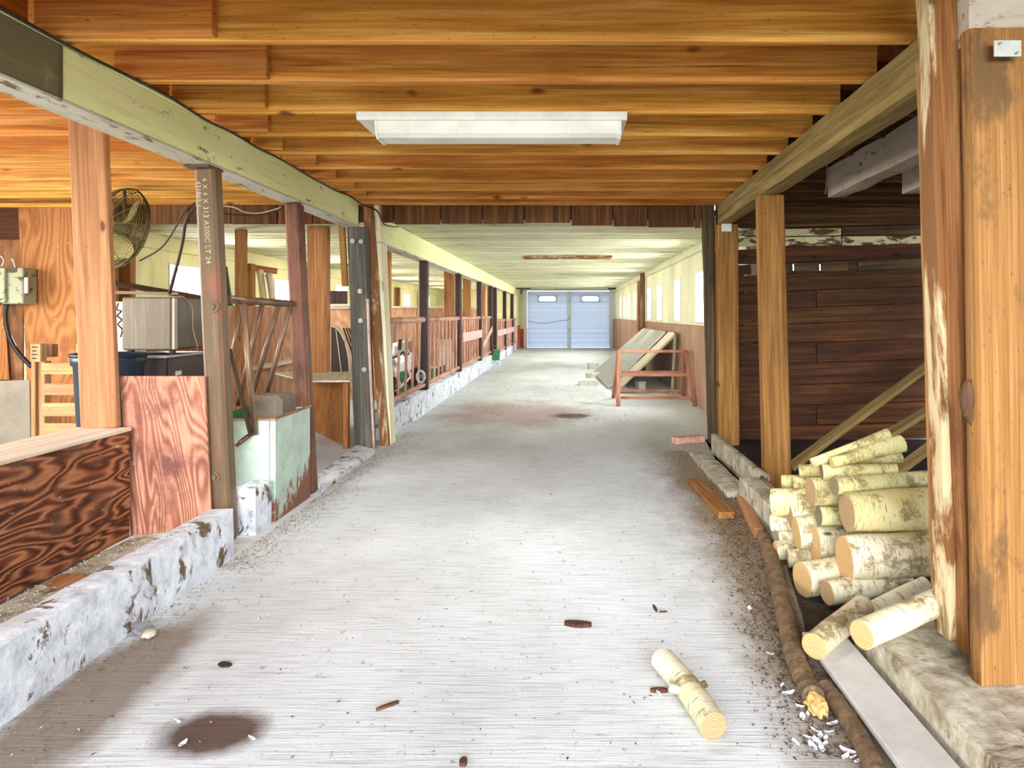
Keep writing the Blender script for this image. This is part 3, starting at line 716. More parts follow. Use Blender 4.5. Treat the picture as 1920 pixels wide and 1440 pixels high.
# steel tube posts
def steel_post(pxt, pxb, Yt, Yb, zb, label, mat, parts=()):
    wd = .098
    A = V((xat(pxt, Yt) + wd / 2, Yt + .05, BZ - .005)); B = V((xat(pxb, Yb) + wd / 2, Yb + .05, zb))
    Mx, L = frame(B, A, (0, 1, 0)); t = thing('steel_post', B, label, 'post')
    bm = box_bm(wd, .098, L, 0, .014); bm2 = bm
    link(bpy.data.objects.new('tube', mesh_from_bm(bm2, 'tube', mat)), Mx, t)
    return t, Mx, L
t, Mx, L = steel_post(362, 395, 3.69, 3.70, 0, 'grey-brown square steel post with stencilled letters under the pale beam', 'hss_grey')
board('cap_plate', (XO, 3.66, BZ - .012), (XI, 3.82, BZ - .001), 'hss_grey', 'x', t)
def stencil(txt, size, u, ztop):
    d = bpy.data.curves.new('lettering', 'FONT'); d.body = txt; d.size = size; d.extrude = .0006; d.space_character = 1.12
    d.materials.append(M['letter']); ob = bpy.data.objects.new('lettering', d)
    # baseline runs down the post, glyph tops towards the aisle
    rot = Matrix(((0, 1, 0), (0, 0, -1), (-1, 0, 0))).to_4x4()   # text X -> -Z, text Y -> +X, text Z -> -Y
    ob = bpy.data.objects.new('lettering', bpy.data.meshes.new_from_object(ob))
    link(ob, Mx @ Matrix.Translation((u, -.0500, L / 2 - ztop)) @ rot, t)
stencil('4 X 4 X 313 A500C LT 24', .034, -.008, .055)
stencil('431869 1', .030, -.036, .07)
def on_post(Mx, L, z, u, v=-.052): return Mx @ V((u, v, z - L / 2))
bolt(on_post(Mx, L, 1.14, .015), (0, -1, 0), .022, t, 'hss_grey'); bolt(on_post(Mx, L, .32, -.015), (0, -1, 0), .018, t, 'hss_grey')
t2, Mx2, L2 = steel_post(532, 558, 4.88, 4.70, 0, 'brown square steel post beside the mint trough', 'hss')
POST2 = Mx2
post('timber_post', 651, 426, 6.28, 664, 6.26, 0, .145, .14, 'weathered_blue', 'dark blue-grey weathered timber post with bolts at the end of the near beam', rough=.006, ztop=EYE + .716)
bp = bpy.data.objects['timber_post.001']
for (px, py) in ((661, 452), (677, 453), (675, 546), (676, 601), (683, 693)): bolt(P(px, py, 6.26), (0, -1, 0), .013, bp)
post('timber_post', 680, 385, 6.42, 712, 6.45, 0, .07, .10, 'rough_gold_white', 'slender yellow and whitewashed timber post against the dark bolted post', rough=.006, ztop=JZ)
o = beam('timber_strip', V((xat(645, 6.44), 6.48, EYE + .24)), V((xat(636, 6.44), 6.48, JZ)), .05, .04, 'post_gold', up=(0, 1, 0)); tag(o, 'short golden timber strip hanging left of the dark bolted post', 'timber')
o = beam('timber_post', V((xat(728, 6.55), 6.62, 0)), V((xat(706, 6.55), 6.62, JZ)), .06, .20, 'whitewash_bright', up=(0, 1, 0), rough=.008); tag(o, 'peeling whitewashed timber facing the aisle at the first rail panel', 'post')
wire('conduit', [P(701, 842, 6.3), P(697, 760, 6.28), P(692, 650, 6.28), P(689, 560, 6.28)], .013, 'copper', 'thin pinkish pipe strapped up the dark bolted post', 'pipe')
# right side posts
post('timber_post', 1423, 363, 4.83, 1436, 4.68, .02, .160, .10, 'post_gold', 'golden timber post with deep grain standing behind the firewood stack', ztop=EYE + .752)
post('timber_post', 1346, 420, 6.36, 1349, 6.45, 0, .17, .12, 'post_gold', 'golden timber post at the far end of the olive beam with a white metal tab', ztop=EYE + .752)
pp = bpy.data.objects['timber_post.005']
board('metal_tab', (xat(1355, 6.3), 6.345, ZY(434, 6.34)), (xat(1374, 6.3), 6.352, ZY(419, 6.34)), 'galv', 'x', pp)
post('timber_post', 1318, 388, 6.50, 1330, 6.56, 0, .095, .10, 'old_dark', 'narrow dark rough timber post where the joists end on the right', rough=.006, ztop=JZ)
# near right posts
post('timber_post', 1738, 0, 2.31, 1779, 2.31, .12, .072, .09, 'rough_gold_white', 'rough whitewashed and golden timber post close by the firewood', rough=.006, ztop=JZ + .24)
o = beam('timber_post', V((xat(1775, 2.47), 2.50, .12)), V((xat(1744, 2.47), 2.50, JZ - .1)), .045, .05, 'post_orange', up=(0, 1, 0), rough=.003)
tag(o, 'thin reddish timber strip directly behind the rough whitewashed post', 'post')
o = beam('timber_post', V((xat(1836, 2.24), 2.28, .10)), V((xat(1786, 2.24), 2.28, JZ + .24)), .055, .08, 'rough_gold', up=(0, 1, 0), rough=.005)
tag(o, 'golden rough timber between the whitewashed post and the broad slab', 'post')
o = beam('timber_post', V((xat(1842, 2.13) + .16, 2.17, .02)), V((xat(1822, 2.13) + .16, 2.17, EYE + .80)), .32, .06, 'gold_slab', up=(0, 1, 0), rough=.003)
tag(o, 'broad golden timber slab at the near right with cow-worn stains', 'post'); SLAB = o
bm_ = box_bm(.075, .004, .045, 0, .001)
link(bpy.data.objects.new('metal_plate', mesh_from_bm(bm_, 'metal_plate', 'galv')), Matrix.Translation(P(1889, 91, 2.10)), SLAB)
for dx, dy in ((-17, -8), (14, 10)): bolt(P(1889 + dx, 91 + dy, 2.10), (0, -1, 0), .0025, SLAB)
o = beam('ceiling_beam', V((xat(1822, 2.15), 2.2, EYE + .86)), V((2.3, 2.05, EYE + .90)), .09, .17, 'whitewash', up=(0, 0, 1), rough=.012)
tag(o, 'whitewashed cross timber resting on the broad golden slab', 'beam')
for (px, py) in ((1811, 302), (1812, 370)):
    bm = bmesh.new(); cyl_bm(bm, (0, .004, 0), (0, -.003, 0), .009, .009, 12)
    link(bpy.data.objects.new('bolt_hole', mesh_from_bm(bm, 'bolt_hole', 'black')), Matrix.Translation(P(px, py, 2.228)), bpy.data.objects['timber_post.009'])
# mud lump on the near post
bm = bmesh.new(); bmesh.ops.create_icosphere(bm, subdivisions=3, radius=1)
for v in bm.verts: v.co = V((v.co.x * .028, v.co.y * .02, v.co.z * .062)) * (1 + .35 * noise.noise(v.co * 3))
o = link(bpy.data.objects.new('mud_lump', mesh_from_bm(bm, 'mud_lump', 'bark_brown', True)), Matrix.Translation(P(1820, 752, 2.17))); tag(o, 'dried mud lump stuck on the golden timber at the near right', 'mud')

# ------------------------------------------------------------------ left curb, low wall, panel
def conc(name, lo, hi, mat, label, jit=.006):
    lo, hi = V(lo), V(hi); s = hi - lo; c = (lo + hi) / 2; bm = bmesh.new()
    nx, ny, nz = 3, max(2, int(s.y / .06)), 4
    idx = {}
    def vert(i, j, k):
        if (i, j, k) not in idx:
            p = V((-s.x / 2 + s.x * i / nx, -s.y / 2 + s.y * j / ny, -s.z / 2 + s.z * k / nz))
            e = (i in (0, nx)) + (k in (0, nz)) + (j in (0, ny))
            q = noise.noise_vector((p + c) * 7) * jit
            if e >= 2: p *= 1; p.x *= 1 - .006 / max(s.x, .05); p.z -= .004 if k == nz else 0
            if k == 0: q.z = 0
            idx[(i, j, k)] = bm.verts.new(p + q)
        return idx[(i, j, k)]
    for i in range(nx):
        for j in range(ny):
            for k in (0, nz): bm.faces.new((vert(i, j, k), vert(i + 1, j, k), vert(i + 1, j + 1, k), vert(i, j + 1, k)))
    for i in range(nx):
        for k in range(nz):
            for j in (0, ny): bm.faces.new((vert(i, j, k), vert(i + 1, j, k), vert(i + 1, j, k + 1), vert(i, j, k + 1)))
    for j in range(ny):
        for k in range(nz):
            for i in (0, nx): bm.faces.new((vert(i, j, k), vert(i, j + 1, k), vert(i, j + 1, k + 1), vert(i, j, k + 1)))
    o = link(bpy.data.objects.new(name, mesh_from_bm(bm, name, mat)), Matrix.Translation(c)); return tag(o, label, 'curb')
conc('concrete_curb', (-1.62, .9, 0), (-1.507, 3.49, .221), 'curb', 'long pale concrete curb at the near left of the aisle')
conc('concrete_curb', (-1.66, 3.83, 0), (-1.545, 4.03, .235), 'curb', 'short concrete curb block between the lettered steel post and mint trough')
o = slab('ramp_slab', [FL(590, 905) + V((0, 0, .02)), FL(604, 925) + V((0, 0, .02)), FL(704, 850) + V((0, 0, .02)), FL(668, 842) + V((0, 0, .02))], .035, 'curb'); tag(o, 'flat pale concrete slab on the floor before the dark bolted post', 'slab')
conc('concrete_curb', (-1.72, 6.74, 0), (-1.57, 8.66, .255), 'curb', 'mottled concrete curb under the first rail panel')
conc('concrete_curb', (-1.72, 8.70, 0), (-1.57, 11.42, .255), 'curb', 'mottled concrete curb under the second rail panel')
conc('concrete_curb', (-1.72, 11.46, 0), (-1.57, 14.2, .255), 'curb', 'mottled concrete curb under the rail panel with a straight pink board')
conc('concrete_curb', (-1.72, 14.24, 0), (-1.57, 16.2, .255), 'curb', 'mottled concrete curb under the rail panel with a sloping pink board')
conc('concrete_curb', (-1.72, 17.3, 0), (-1.57, 24.2, .20), 'curb', 'mottled concrete curb beyond the green bucket')
# gutter behind the curb
bm = bmesh.new(); bmesh.ops.create_cube(bm, size=1); bmesh.ops.scale(bm, vec=(.40, 2.8, .06), verts=bm.verts)
o = link(bpy.data.objects.new('gutter_bed', mesh_from_bm(bm, 'gutter_bed', 'curb_right')), Matrix.Translation((-1.83, 2.24, .03))); o['kind'] = 'structure'
o = slab('wood_strip', [P(-60, 1195, 2.75) , P(160, 1078, 2.98), P(118, 1078, 3.02), P(-60, 1170, 2.80)], .02, 'ply_brown'); tag(o, 'flat brown board lying in the gutter behind the near curb', 'board')
# low plywood wall
t = thing('low_wall', (-2.15, 2.5, .06), 'low wall of wild-grained dark plywood with a pale top board', 'low wall')
slab('plywood_face', [(-2.05, 3.60, .06), (-2.05, 1.2, .06), (-2.05, 1.2, .556), (-2.05, 3.60, .556)], .014, 'ply_dark', t)
board('top_board', (-2.30, 1.2, .556), (-2.035, 3.60, .574), 'cap_pale', 'y', t)
board('back_face', (-2.29, 1.2, .0), (-2.275, 3.60, .556), 'ply_brown', 'y', t)
o = slab('plywood_barrier', [P(246, 1006, 3.66), P(226, 705, 3.66), P(384, 705, 3.66), P(398, 985, 3.66)], .014, 'ply_mid'); tag(o, 'reddish plywood panel standing between timber post and lettered steel post', 'panel')

# ------------------------------------------------------------------ trough
t = thing('water_trough', (-1.90, 4.30, 0), 'mint green metal water trough rusting at its foot', 'trough')
bm = bmesh.new()
def openbox(bm, x0, x1, y0, y1, z0, z1, th, taper=0.0):
    o_ = [(x0, y0), (x1, y0), (x1, y1), (x0, y1)]; i_ = [(x0 + th, y0 + th), (x1 - th, y0 + th), (x1 - th, y1 - th), (x0 + th, y1 - th)]
    def vs(pts, z): return [bm.verts.new((x, y, z)) for x, y in pts]
    a, b, c, d = vs(o_, z0), vs(o_, z1), vs(i_, z1), vs(i_, z0 + th)
    for i in range(4):
        j = (i + 1) % 4
        bm.faces.new((a[i], a[j], b[j], b[i])); bm.faces.new((b[i], b[j], c[j], c[i])); bm.faces.new((c[i], c[j], d[j], d[i]))
    bm.faces.new(a[::-1]); bm.faces.new(d)
openbox(bm, -.02, .355, -.24, .36, 0, .543, .012)
bmesh.ops.bevel(bm, geom=[e for e in bm.edges if abs((e.verts[0].co - e.verts[1].co).z) > .3], offset=.025, segments=3, affect='EDGES')
link(bpy.data.objects.new('basin', mesh_from_bm(bm, 'basin', 'trough')), WM[t.name].copy(), t)
board('rim', (-1.92, 4.045, .543), (-1.53, 4.065, .553), 'trestle', 'x', t); board('rim', (-1.563, 4.065, .543), (-1.54, 4.66, .553), 'trestle', 'y', t)
bm = box_bm(.18, .26, .15, 0, .025)
fb = link(bpy.data.objects.new('float_box', mesh_from_bm(bm, 'float_box', 'grey_sheet')), Matrix.Translation((-1.70, 4.47, .565)), t); tag(fb, 'grey float box with rusty rim')
board('rust_bed', (-1.89, 4.08, .44), (-1.56, 4.64, .47), 'brick', 'x', t)

# ------------------------------------------------------------------ head-lock gate between the two steel posts
t = thing('stanchion_gate', (-1.66, 4.3, .4), 'dark steel head-lock gate with slanting bars above the mint trough', 'gate')
A = P(427, 561, 3.83); B = P(548, 570, 4.74)
pipe('top_rail', A, B, .021, 'pipe_brown', t, 14)
def barp(name, a, Ya, b, Yb, r, mat='pipe_brown'): return pipe(name, P(a[0], a[1], Ya), P(b[0], b[1], Yb), r, mat, t, 8)
barp('bar', (456, 568), 4.0, (478, 815), 4.03, .017); barp('bar', (492, 570), 4.27, (445, 760), 4.30, .015)
barp('bar', (522, 572), 4.50, (472, 742), 4.52, .015); barp('bar', (545, 572), 4.68, (499, 742), 4.70, .015)
barp('bar', (451, 585), 4.0, (428, 700), 4.0, .010); barp('bar', (430, 655), 3.86, (470, 815), 4.0, .012, 'old_dark')
barp('lower_bar', (442, 835), 3.95, (474, 812), 4.02, .013)

# ------------------------------------------------------------------ rail panels
XP = -1.60
def rail_panel(y0, y1, zt, zb, n, label, slant=.05, plank=None):
    t = thing('rail_panel', (XP, (y0 + y1) / 2, zb), label, 'railing')
    pipe('top_rail', (XP, y0, zt), (XP, y1, zt), .030, 'pipe_pink', t); pipe('bottom_rail', (XP, y0, zb), (XP, y1, zb), .026, 'pipe_pink', t)
    Mx, L = frame((0, 0, 0), (0, slant, zt - zb)); bm = bmesh.new(); cyl_bm(bm, (0, 0, -L / 2), (0, 0, L / 2), .013, .013, 8)
    me = mesh_from_bm(bm, 'bar', 'pipe_pink')
    for i in range(n):
        y = y0 + (y1 - y0) * (i + .7) / (n + .4)
        Mx, _ = frame((XP, y - slant / 2, zb), (XP, y + slant / 2, zt)); link(bpy.data.objects.new('bar', me), Mx, t)
    if plank == 'flat': board('pink_board', (XP + .035, y0, zt - .36), (XP + .055, y1, zt - .22), 'copper', 'y', t)
    if plank == 'slope': beam('pink_board', (XP + .045, y0 + .05, zb + .22), (XP + .045, y1 - .05, zt - .24), .02, .11, 'copper', t, up=(0, 0, 1))
    return t
rail_panel(6.76, 8.60, 1.045, .315, 5, 'pink-brown pipe rail panel nearest the whitewashed timber', .09)
rail_panel(8.80, 11.38, 1.045, .315, 8, 'pink-brown pipe rail panel, second from the whitewashed timber', .03)
rail_panel(11.58, 14.12, 1.045, .315, 8, 'pipe rail panel carrying a straight pink board', .03, 'flat')
rail_panel(14.36, 16.15, 1.045, .315, 5, 'pipe rail panel carrying a sloping pink board', .03, 'slope')
rail_panel(17.4, 19.9, .965, .26, 7, 'lower pipe rail panel with board just beyond the green bucket', .02, 'flat')
rail_panel(20.1, 22.6, .965, .26, 7, 'lower pipe rail panel with board, middle of the farthest three', .02, 'flat')
rail_panel(22.8, 24.2, .965, .26, 4, 'lower pipe rail panel with board nearest the garage door', .02, 'flat')
labs = ['dark oxide steel post between the first two rail panels', 'dark oxide steel post just before the straight pink board', 'dark oxide steel post between straight and sloping pink boards',
        'dark steel post just past the sloping pink board', 'dark steel post beside the green bucket', 'dark steel post between the two first low rail panels', 'dark steel post beside the last rail panel near the garage door']
for (y, lab) in zip((8.63, 11.40, 14.15, 16.2, 17.2, 19.95, 22.65), labs):
    o = board('steel_post', (-1.66, y, .25 if y < 17 else .0), (-1.56, y + .115, EYE + .606), 'hss_dark', 'z', bev=.012); tag(o, lab, 'post')
# second row of wooden stall posts and stall partitions
ys2 = [(7.2, -2.43, .19), (9.67, -2.33, .11), (12.1, -2.33, .13), (14.5, -2.31, .20), (17.0, -2.29, .17), (19.4, -2.25, .2), (21.8, -2.25, .2)]
nm = ['broad golden timber post standing at the plywood box behind the trough', 'reddish timber stall post seen just past the whitewashed timber', 'timber stall post hidden behind the first dark steel post', 'orange timber stall post with the second rail panel before it',
      'orange timber stall post behind the straight pink board', 'orange timber stall post behind the sloping pink board', 'orange timber stall post deepest in the stalls']
for (y, x, wd), lab in zip(ys2, nm):
    o = board('stall_post', (x, y, 0 if y > 8 else .55), (x + wd, y + .1, CZ - .003), 'post_orange', 'z', bev=.006); tag(o, lab, 'post')
o = board('stall_post', (xat(440, 7.5), 7.5, 0), (xat(458, 7.5), 7.58, CZ - .003), 'post_orange', 'z'); tag(o, 'slim dark red timber post seen above the head-lock gate rail', 'post')
o = board('stall_post', (WL + .01, 7.35, 0), (WL + .13, 7.45, CZ - .003), 'post_orange', 'z'); tag(o, 'timber wall post seen under the round fan', 'post')
for i, y in enumerate((10.2, 13.2, 16.2, 19.2, 22.2)):
    o = board('stall_post', (WL + .03, y, 0), (WL + .13, y + .12, CZ - .16), 'post_gold', 'z'); tag(o, 'timber stud against the cream stall wall, %s counting away from the fan' % ('first', 'second', 'third', 'fourth', 'fifth')[i], 'post')
for i, (y, h) in enumerate(((9.68, 1.17), (12.1, 1.2), (14.55, 1.22), (17.05, 1.24), (19.45, 1.25), (21.9, 1.26))):
    t = thing('stall_partition', (-3.3, y, 0), ['plywood stall partition across the stall behind the head-lock gate', 'plywood stall partition behind the first rail panel', 'plywood stall partition behind the second rail panel',
              'plywood stall partition behind the straight pink board', 'plywood stall partition behind the sloping pink board', 'plywood stall partition deepest in the stalls'][i], 'partition')
    xs_ = [-4.28, -3.64, -3.0, -2.36]
    for a, b in zip(xs_, xs_[1:]): board('sheet', (a + .003, y + .03, .02), (b - .003, y + .045, h), 'ply_tan', 'z', t)
    board('cap', (-4.28, y + .0, h), (-2.34, y + .07, h + .035), 'cap_pale', 'x', t)
# plywood half wall seen through the gate
t = thing('stall_partition', (-2.7, 8.0, 0), 'brown plywood half wall seen through the bars of the head-lock gate', 'partition')
slab('sheet', [P(420, 840, 7.9), P(420, 573, 7.9), P(552, 575, 8.0), P(552, 840, 8.0)], .015, 'ply_tan', t)
slab('ledge', [P(470, 694, 7.6), P(556, 677, 7.85), P(556, 672, 7.9), P(470, 689, 7.65)], .03, 'cap_pale', t)
# plywood box between post 2 and the bolted post
t = thing('plywood_box', (-2.0, 6.9, 0), 'tan plywood box left of the dark bolted post', 'box')
slab('side', [(-1.80, 6.36, 0), (-1.80, 6.36, .54), (-2.40, 7.30, .54), (-2.40, 7.30, 0)], .015, 'ply_gold', t)
slab('lid', [(-1.79, 6.35, .55), (-2.00, 7.30, .55), (-2.80, 7.30, .55), (-2.15, 6.33, .55)], .016, 'cap_pale', t)
board('end_post', (-1.83, 6.30, 0), (-1.79, 6.36, .54), 'ply_gold', 'z', t)

# ------------------------------------------------------------------ things stored in the left bay
# round fan
FX, FZ, FY, FR = xat(222, 5.6), EYE + (590 - 428) / F * 5.6, 5.6, .305
t = thing('round_fan', (FX, FY, FZ), 'large round caged fan hanging by the broad timber post', 'fan')
rotf = Matrix.Translation((FX, FY, FZ)) @ Matrix.Rotation(R(-25), 4, 'Z') @ Matrix.Rotation(R(-12), 4, 'X')
bm = bmesh.new()
for side in (-1, 1):
    for k in range(21):
        r = .05 + (FR - .05) * k / 20; yy = side * (.10 * math.sqrt(max(0, 1 - (r / FR) ** 2)) + .004)
        pts = [V((r * math.cos(a), yy, r * math.sin(a))) for a in [2 * math.pi * q / 40 for q in range(41)]]
        tube_bm(bm, pts, .0028 if k < 20 else .006, 3)
    for q in range(12):
        a = q * math.pi / 6
        pts = [V((r * math.cos(a), side * (.104 * math.sqrt(max(0, 1 - (r / FR) ** 2)) + .006), r * math.sin(a))) for r in [.05 + (FR - .05) * j / 8 for j in range(9)]]
        tube_bm(bm, pts, .003, 3)
link(bpy.data.objects.new('guard', mesh_from_bm(bm, 'guard', 'fan_guard')), rotf, t)
for q in range(3):
    bm = bmesh.new(); n = 8; va, vb = [], []
    for j in range(n + 1):
        r = .05 + .21 * j / n; ha = .35 + .25 * math.sin(j / n * math.pi)
        va.append(bm.verts.new((r * math.cos(-ha), -.03 - .02 * j / n, r * math.sin(-ha)))); vb.append(bm.verts.new((r * math.cos(ha), .03 + .02 * j / n, r * math.sin(ha))))
    for j in range(n): bm.faces.new((va[j], va[j + 1], vb[j + 1], vb[j]))
    r_ = bmesh.ops.extrude_face_region(bm, geom=list(bm.faces)); bmesh.ops.translate(bm, verts=[e for e in r_['geom'] if isinstance(e, bmesh.types.BMVert)], vec=(0, .003, 0))
    link(bpy.data.objects.new('blade', mesh_from_bm(bm, 'blade', 'fan_blade')), rotf @ Matrix.Rotation(R(120 * q + 75), 4, 'Y'), t)
bm = bmesh.new(); cyl_bm(bm, (0, -.07, 0), (0, .07, 0), .05, .06, 20)
link(bpy.data.objects.new('motor', mesh_from_bm(bm, 'motor', 'fan_guard')), rotf, t)
pipe('hanger', (FX, FY + .08, FZ + .05), (FX, FY + .08, JZ), .012, 'fan_guard', t)
wire('fan_cord', [P(262, 489, 5.55), P(303, 464, 5.5), P(330, 425, 5.45), P(346, 396, 5.4), P(366, 380, 5.4)], .006, 'dark_wire', 'thin dark cord rising from the round fan towards the ceiling')
wire('hanging_cable', [P(318, 550, 5.6), P(330, 505, 5.5), P(342, 455, 5.45), P(350, 410, 5.4), P(372, 384, 5.4)], .012, 'dark_wire', 'thick dark cable hanging behind the lettered steel post')
wire('ceiling_wire', [P(415, 386, 6.3), P(440, 389, 6.2), P(460, 398, 6.2), P(490, 399, 6.2), P(530, 388, 6.2)], .006, 'white_wire', 'pale wire looping between the two steel posts below the joists')
wire('ceiling_wire', [P(413, 400, 6.0), P(440, 403, 6.0), P(480, 404, 6.0), P(512, 398, 6.0), P(532, 388, 6.0)], .007, 'dark_wire', 'dark wire sagging between the two steel posts below the joists')
# electrical box
t = thing('switch_box', P(20, 570, 6.3), 'pale green metal switch box on the plywood wall at the far left', 'switch box')
eb = [xat(-30, 6.3), xat(27, 6.3), xat(56, 6.3)]
board('case', (eb[0], 6.22, ZY(570, 6.3)), (eb[2], 6.39, ZY(503, 6.3)), 'box_green', 'z', t, bev=.008)
board('cover', (eb[0], 6.19, ZY(568, 6.3)), (eb[1], 6.222, ZY(504, 6.3)), 'box_green', 'z', t, bev=.006)
board('side_plate', (xat(44, 6.2), 6.205, ZY(550, 6.2)), (xat(51, 6.2), 6.222, ZY(520, 6.2)), 'galv', 'z', t)
wire('box_wire', [P(3, 500, 6.3), P(7, 490, 6.3), P(4, 482, 6.3), P(-4, 480, 6.3)], .007, 'white_wire', 'pale wire stub curling from the top of the green switch box', 'wire')
wire('box_wire', [P(29, 503, 6.3), P(26, 492, 6.3), P(22, 485, 6.3)], .007, 'white_wire', 'straight pale wire stub on top of the green switch box', 'wire')
wire('black_cable', [P(13, 571, 6.3), P(10, 590, 6.3), P(14, 620, 6.3), P(24, 645, 6.3), P(40, 668, 6.3), P(60, 688, 6.3)], .018, 'black', 'thick black cable bending down from the green switch box', 'cable')
o = slab('sheet_panel', [P(58, 850, 5.9), P(56, 712, 5.9), P(-40, 716, 5.9), P(-40, 850, 5.9)], .01, 'grey_sheet'); tag(o, 'plain grey sheet leaning under the switch box behind the low wall', 'panel')
# pallet
t = thing('wooden_pallet', P(105, 830, 5.5), 'wooden pallet stood upright behind the low plywood wall', 'pallet')
for (a, b) in ((680, 702), (719, 741), (756, 781), (794, 815), (832, 855), (870, 892)): board('slat', (xat(78, 5.5), 5.50, ZY(b, 5.5)), (xat(152, 5.5), 5.52, ZY(a, 5.5)), 'wood_pallet', 'x', t)
for (a, b) in ((58, 66), (67, 79), (146, 156)): board('stringer', (xat(a, 5.5), 5.5 if a < 67 else 5.525, .0), (xat(b, 5.5), 5.60, ZY(678, 5.5)), 'wood_pallet', 'z', t)
bl = board('block', (xat(53, 5.4), 5.42, ZY(679, 5.4)), (xat(72, 5.4), 5.49, ZY(645, 5.4)), 'wood_pallet', 'z', t)
board('block', (xat(77, 5.5), 5.53, ZY(670, 5.5)), (xat(92, 5.5), 5.60, ZY(646, 5.5)), 'ply_brown', 'z', t); board('block', (xat(142, 5.5), 5.50, ZY(678, 5.5)), (xat(152, 5.5), 5.55, ZY(644, 5.5)), 'wood_pallet', 'z', t)
for k in range(4): board('ink_mark', (xat(60, 5.4) - .012, 5.415, ZY(652 + k * 7, 5.4)), (xat(60, 5.4) + .022 - .006 * (k % 2), 5.4205, ZY(650 + k * 7, 5.4)), 'marker', 'x', bl, bev=0)
# bins
def bin_(x, y, r, h, mat, label):
    t = thing('waste_bin', (x, y, 0), label, 'bin')
    bm = bmesh.new(); prof = [(r * .78, 0), (r * .97, h - .08), (r * 1.04, h - .07), (r * 1.04, h), (r * .98, h), (r * .9, h - .1), (r * .74, .02)]; n = 28; rings = []
    for (rr, z) in prof: rings.append([bm.verts.new((rr * math.cos(2 * math.pi * i / n), rr * math.sin(2 * math.pi * i / n), z)) for i in range(n)])
    for a, b in zip(rings, rings[1:]):
        for i in range(n): bm.faces.new((a[i], a[(i + 1) % n], b[(i + 1) % n], b[i]))
    bm.faces.new(rings[0][::-1]); bm.faces.new(rings[-1])
    link(bpy.data.objects.new('body', mesh_from_bm(bm, 'body', mat, True)), Matrix.Translation((x, y, 0)), t)
    bm = bmesh.new(); pts = [V(((r * 1.04) * math.cos(a), (r * 1.04) * math.sin(a), 0)) for a in [2 * math.pi * q / 28 for q in range(29)]]; tube_bm(bm, pts, .012, 6)
    link(bpy.data.objects.new('rim', mesh_from_bm(bm, 'rim', 'black', True)), Matrix.Translation((x, y, h - .01)), t)
bin_(xat(205, 4.9), 4.9, .205, EYE - .245, 'navy', 'dark navy plastic bin behind the broad timber post')
# fridges
def cabinet(name, x0, x1, y0, y1, z0, z1, mat, label, cat, door=True):
    t = thing(name, ((x0 + x1) / 2, y0, z0), label, cat)
    board('body', (x0, y0, z0 + .015), (x1, y1, z1), mat, 'z', t, bev=.01)
    return t
t = cabinet('small_fridge', xat(228, 5.3), xat(321, 5.3), 5.3, 5.74, .84, EYE + (590 - 557) / F * 5.3, 'fridge', 'brown-grey metal box fridge stacked on the darker cabinet', 'fridge')
board('edge_trim', (xat(321, 5.3) - .004, 5.31, .86), (xat(321, 5.3) + .018, 5.36, EYE + .115), 'tan_panel', 'z', t)
board('door_panel', (xat(321, 5.3) + .002, 5.37, .87), (xat(321, 5.3) + .02, 5.73, EYE + .115), 'fridge', 'z', t)
for x in (xat(240, 5.3), xat(318, 5.3)): board('foot', (x - .015, 5.32, .825), (x + .015, 5.36, .86), 'black', 'z', t)
t = cabinet('dark_cabinet', xat(266, 5.2) - .25, xat(311, 5.2), 5.2, 5.80, 0, .825, 'fridge_dark', 'dark enamel cabinet under the brown-grey box fridge', 'cabinet')
board('top_edge', (xat(266, 5.2) - .26, 5.19, .806), (xat(311, 5.2) + .01, 5.82, .824), 'panel_grey', 'x', t)
board('side_panel', (xat(311, 5.2) + .001, 5.22, .03), (xat(311, 5.2) + .014, 5.79, .80), 'fridge_dark', 'z', t)
board('sticker', (xat(311, 5.2) + .014, 5.30, .68), (xat(311, 5.2) + .017, 5.38, .71), 'white_metal', 'y', t); board('latch', (xat(311, 5.2) + .014, 5.31, .62), (xat(311, 5.2) + .024, 5.37, .665), 'black', 'y', t)
wire('fridge_cord', [V((-2.74, 5.38, 1.222)), V((-2.70, 5.42, 1.225)), V((-2.685, 5.52, 1.15)), V((-2.69, 5.54, 1.0)), V((-2.685, 5.60, .87)), V((-2.68, 5.58, .84))], .005, 'tan_wire', 'thin cord hanging over the brown-grey box fridge', 'cord')
t = cabinet('white_box', xat(205, 5.9), xat(236, 5.9), 5.9, 6.2, .0, EYE + .1, 'white_metal', 'white cabinet with a looped cord behind the broad timber post', 'cabinet')
wire('looped_cord', [P(222, 568, 5.88), P(219, 580, 5.88), P(227, 584, 5.88), P(220, 592, 5.88), P(228, 600, 5.88), P(221, 608, 5.88), P(229, 618, 5.88), P(226, 632, 5.88)], .006, 'black', 'black cord looped on the white cabinet', 'cord')
o = beam('shelf_plank', P(200, 529, 5.7), P(385, 560, 6.3), .10, .035, 'brown_header', up=(0, 0, 1)); tag(o, 'dark plank bridging above the brown-grey box fridge', 'plank')
o = beam('shelf_plank', P(205, 548, 5.5), P(345, 551, 6.2), .10, .02, 'cap_pale', up=(0, 0, 1)); tag(o, 'pale thin plank lying on top of the box fridge', 'plank')
o = board('white_sheet', (WL + .005, 6.82, 1.35), (WL + .03, 7.3, 1.62), 'white_metal', 'y'); tag(o, 'white panel on the cream wall below the round fan', 'panel')
o = beam('green_stake', P(421, 500, 8.3), P(461, 780, 8.3), .05, .04, 'navy', up=(0, 1, 0)); tag(o, 'dark green metal stake leaning behind the lettered steel post', 'stake'); o.data = o.data.copy(); o.data.materials[0] = plain('dark_green_paint', (36, 74, 58), .5)
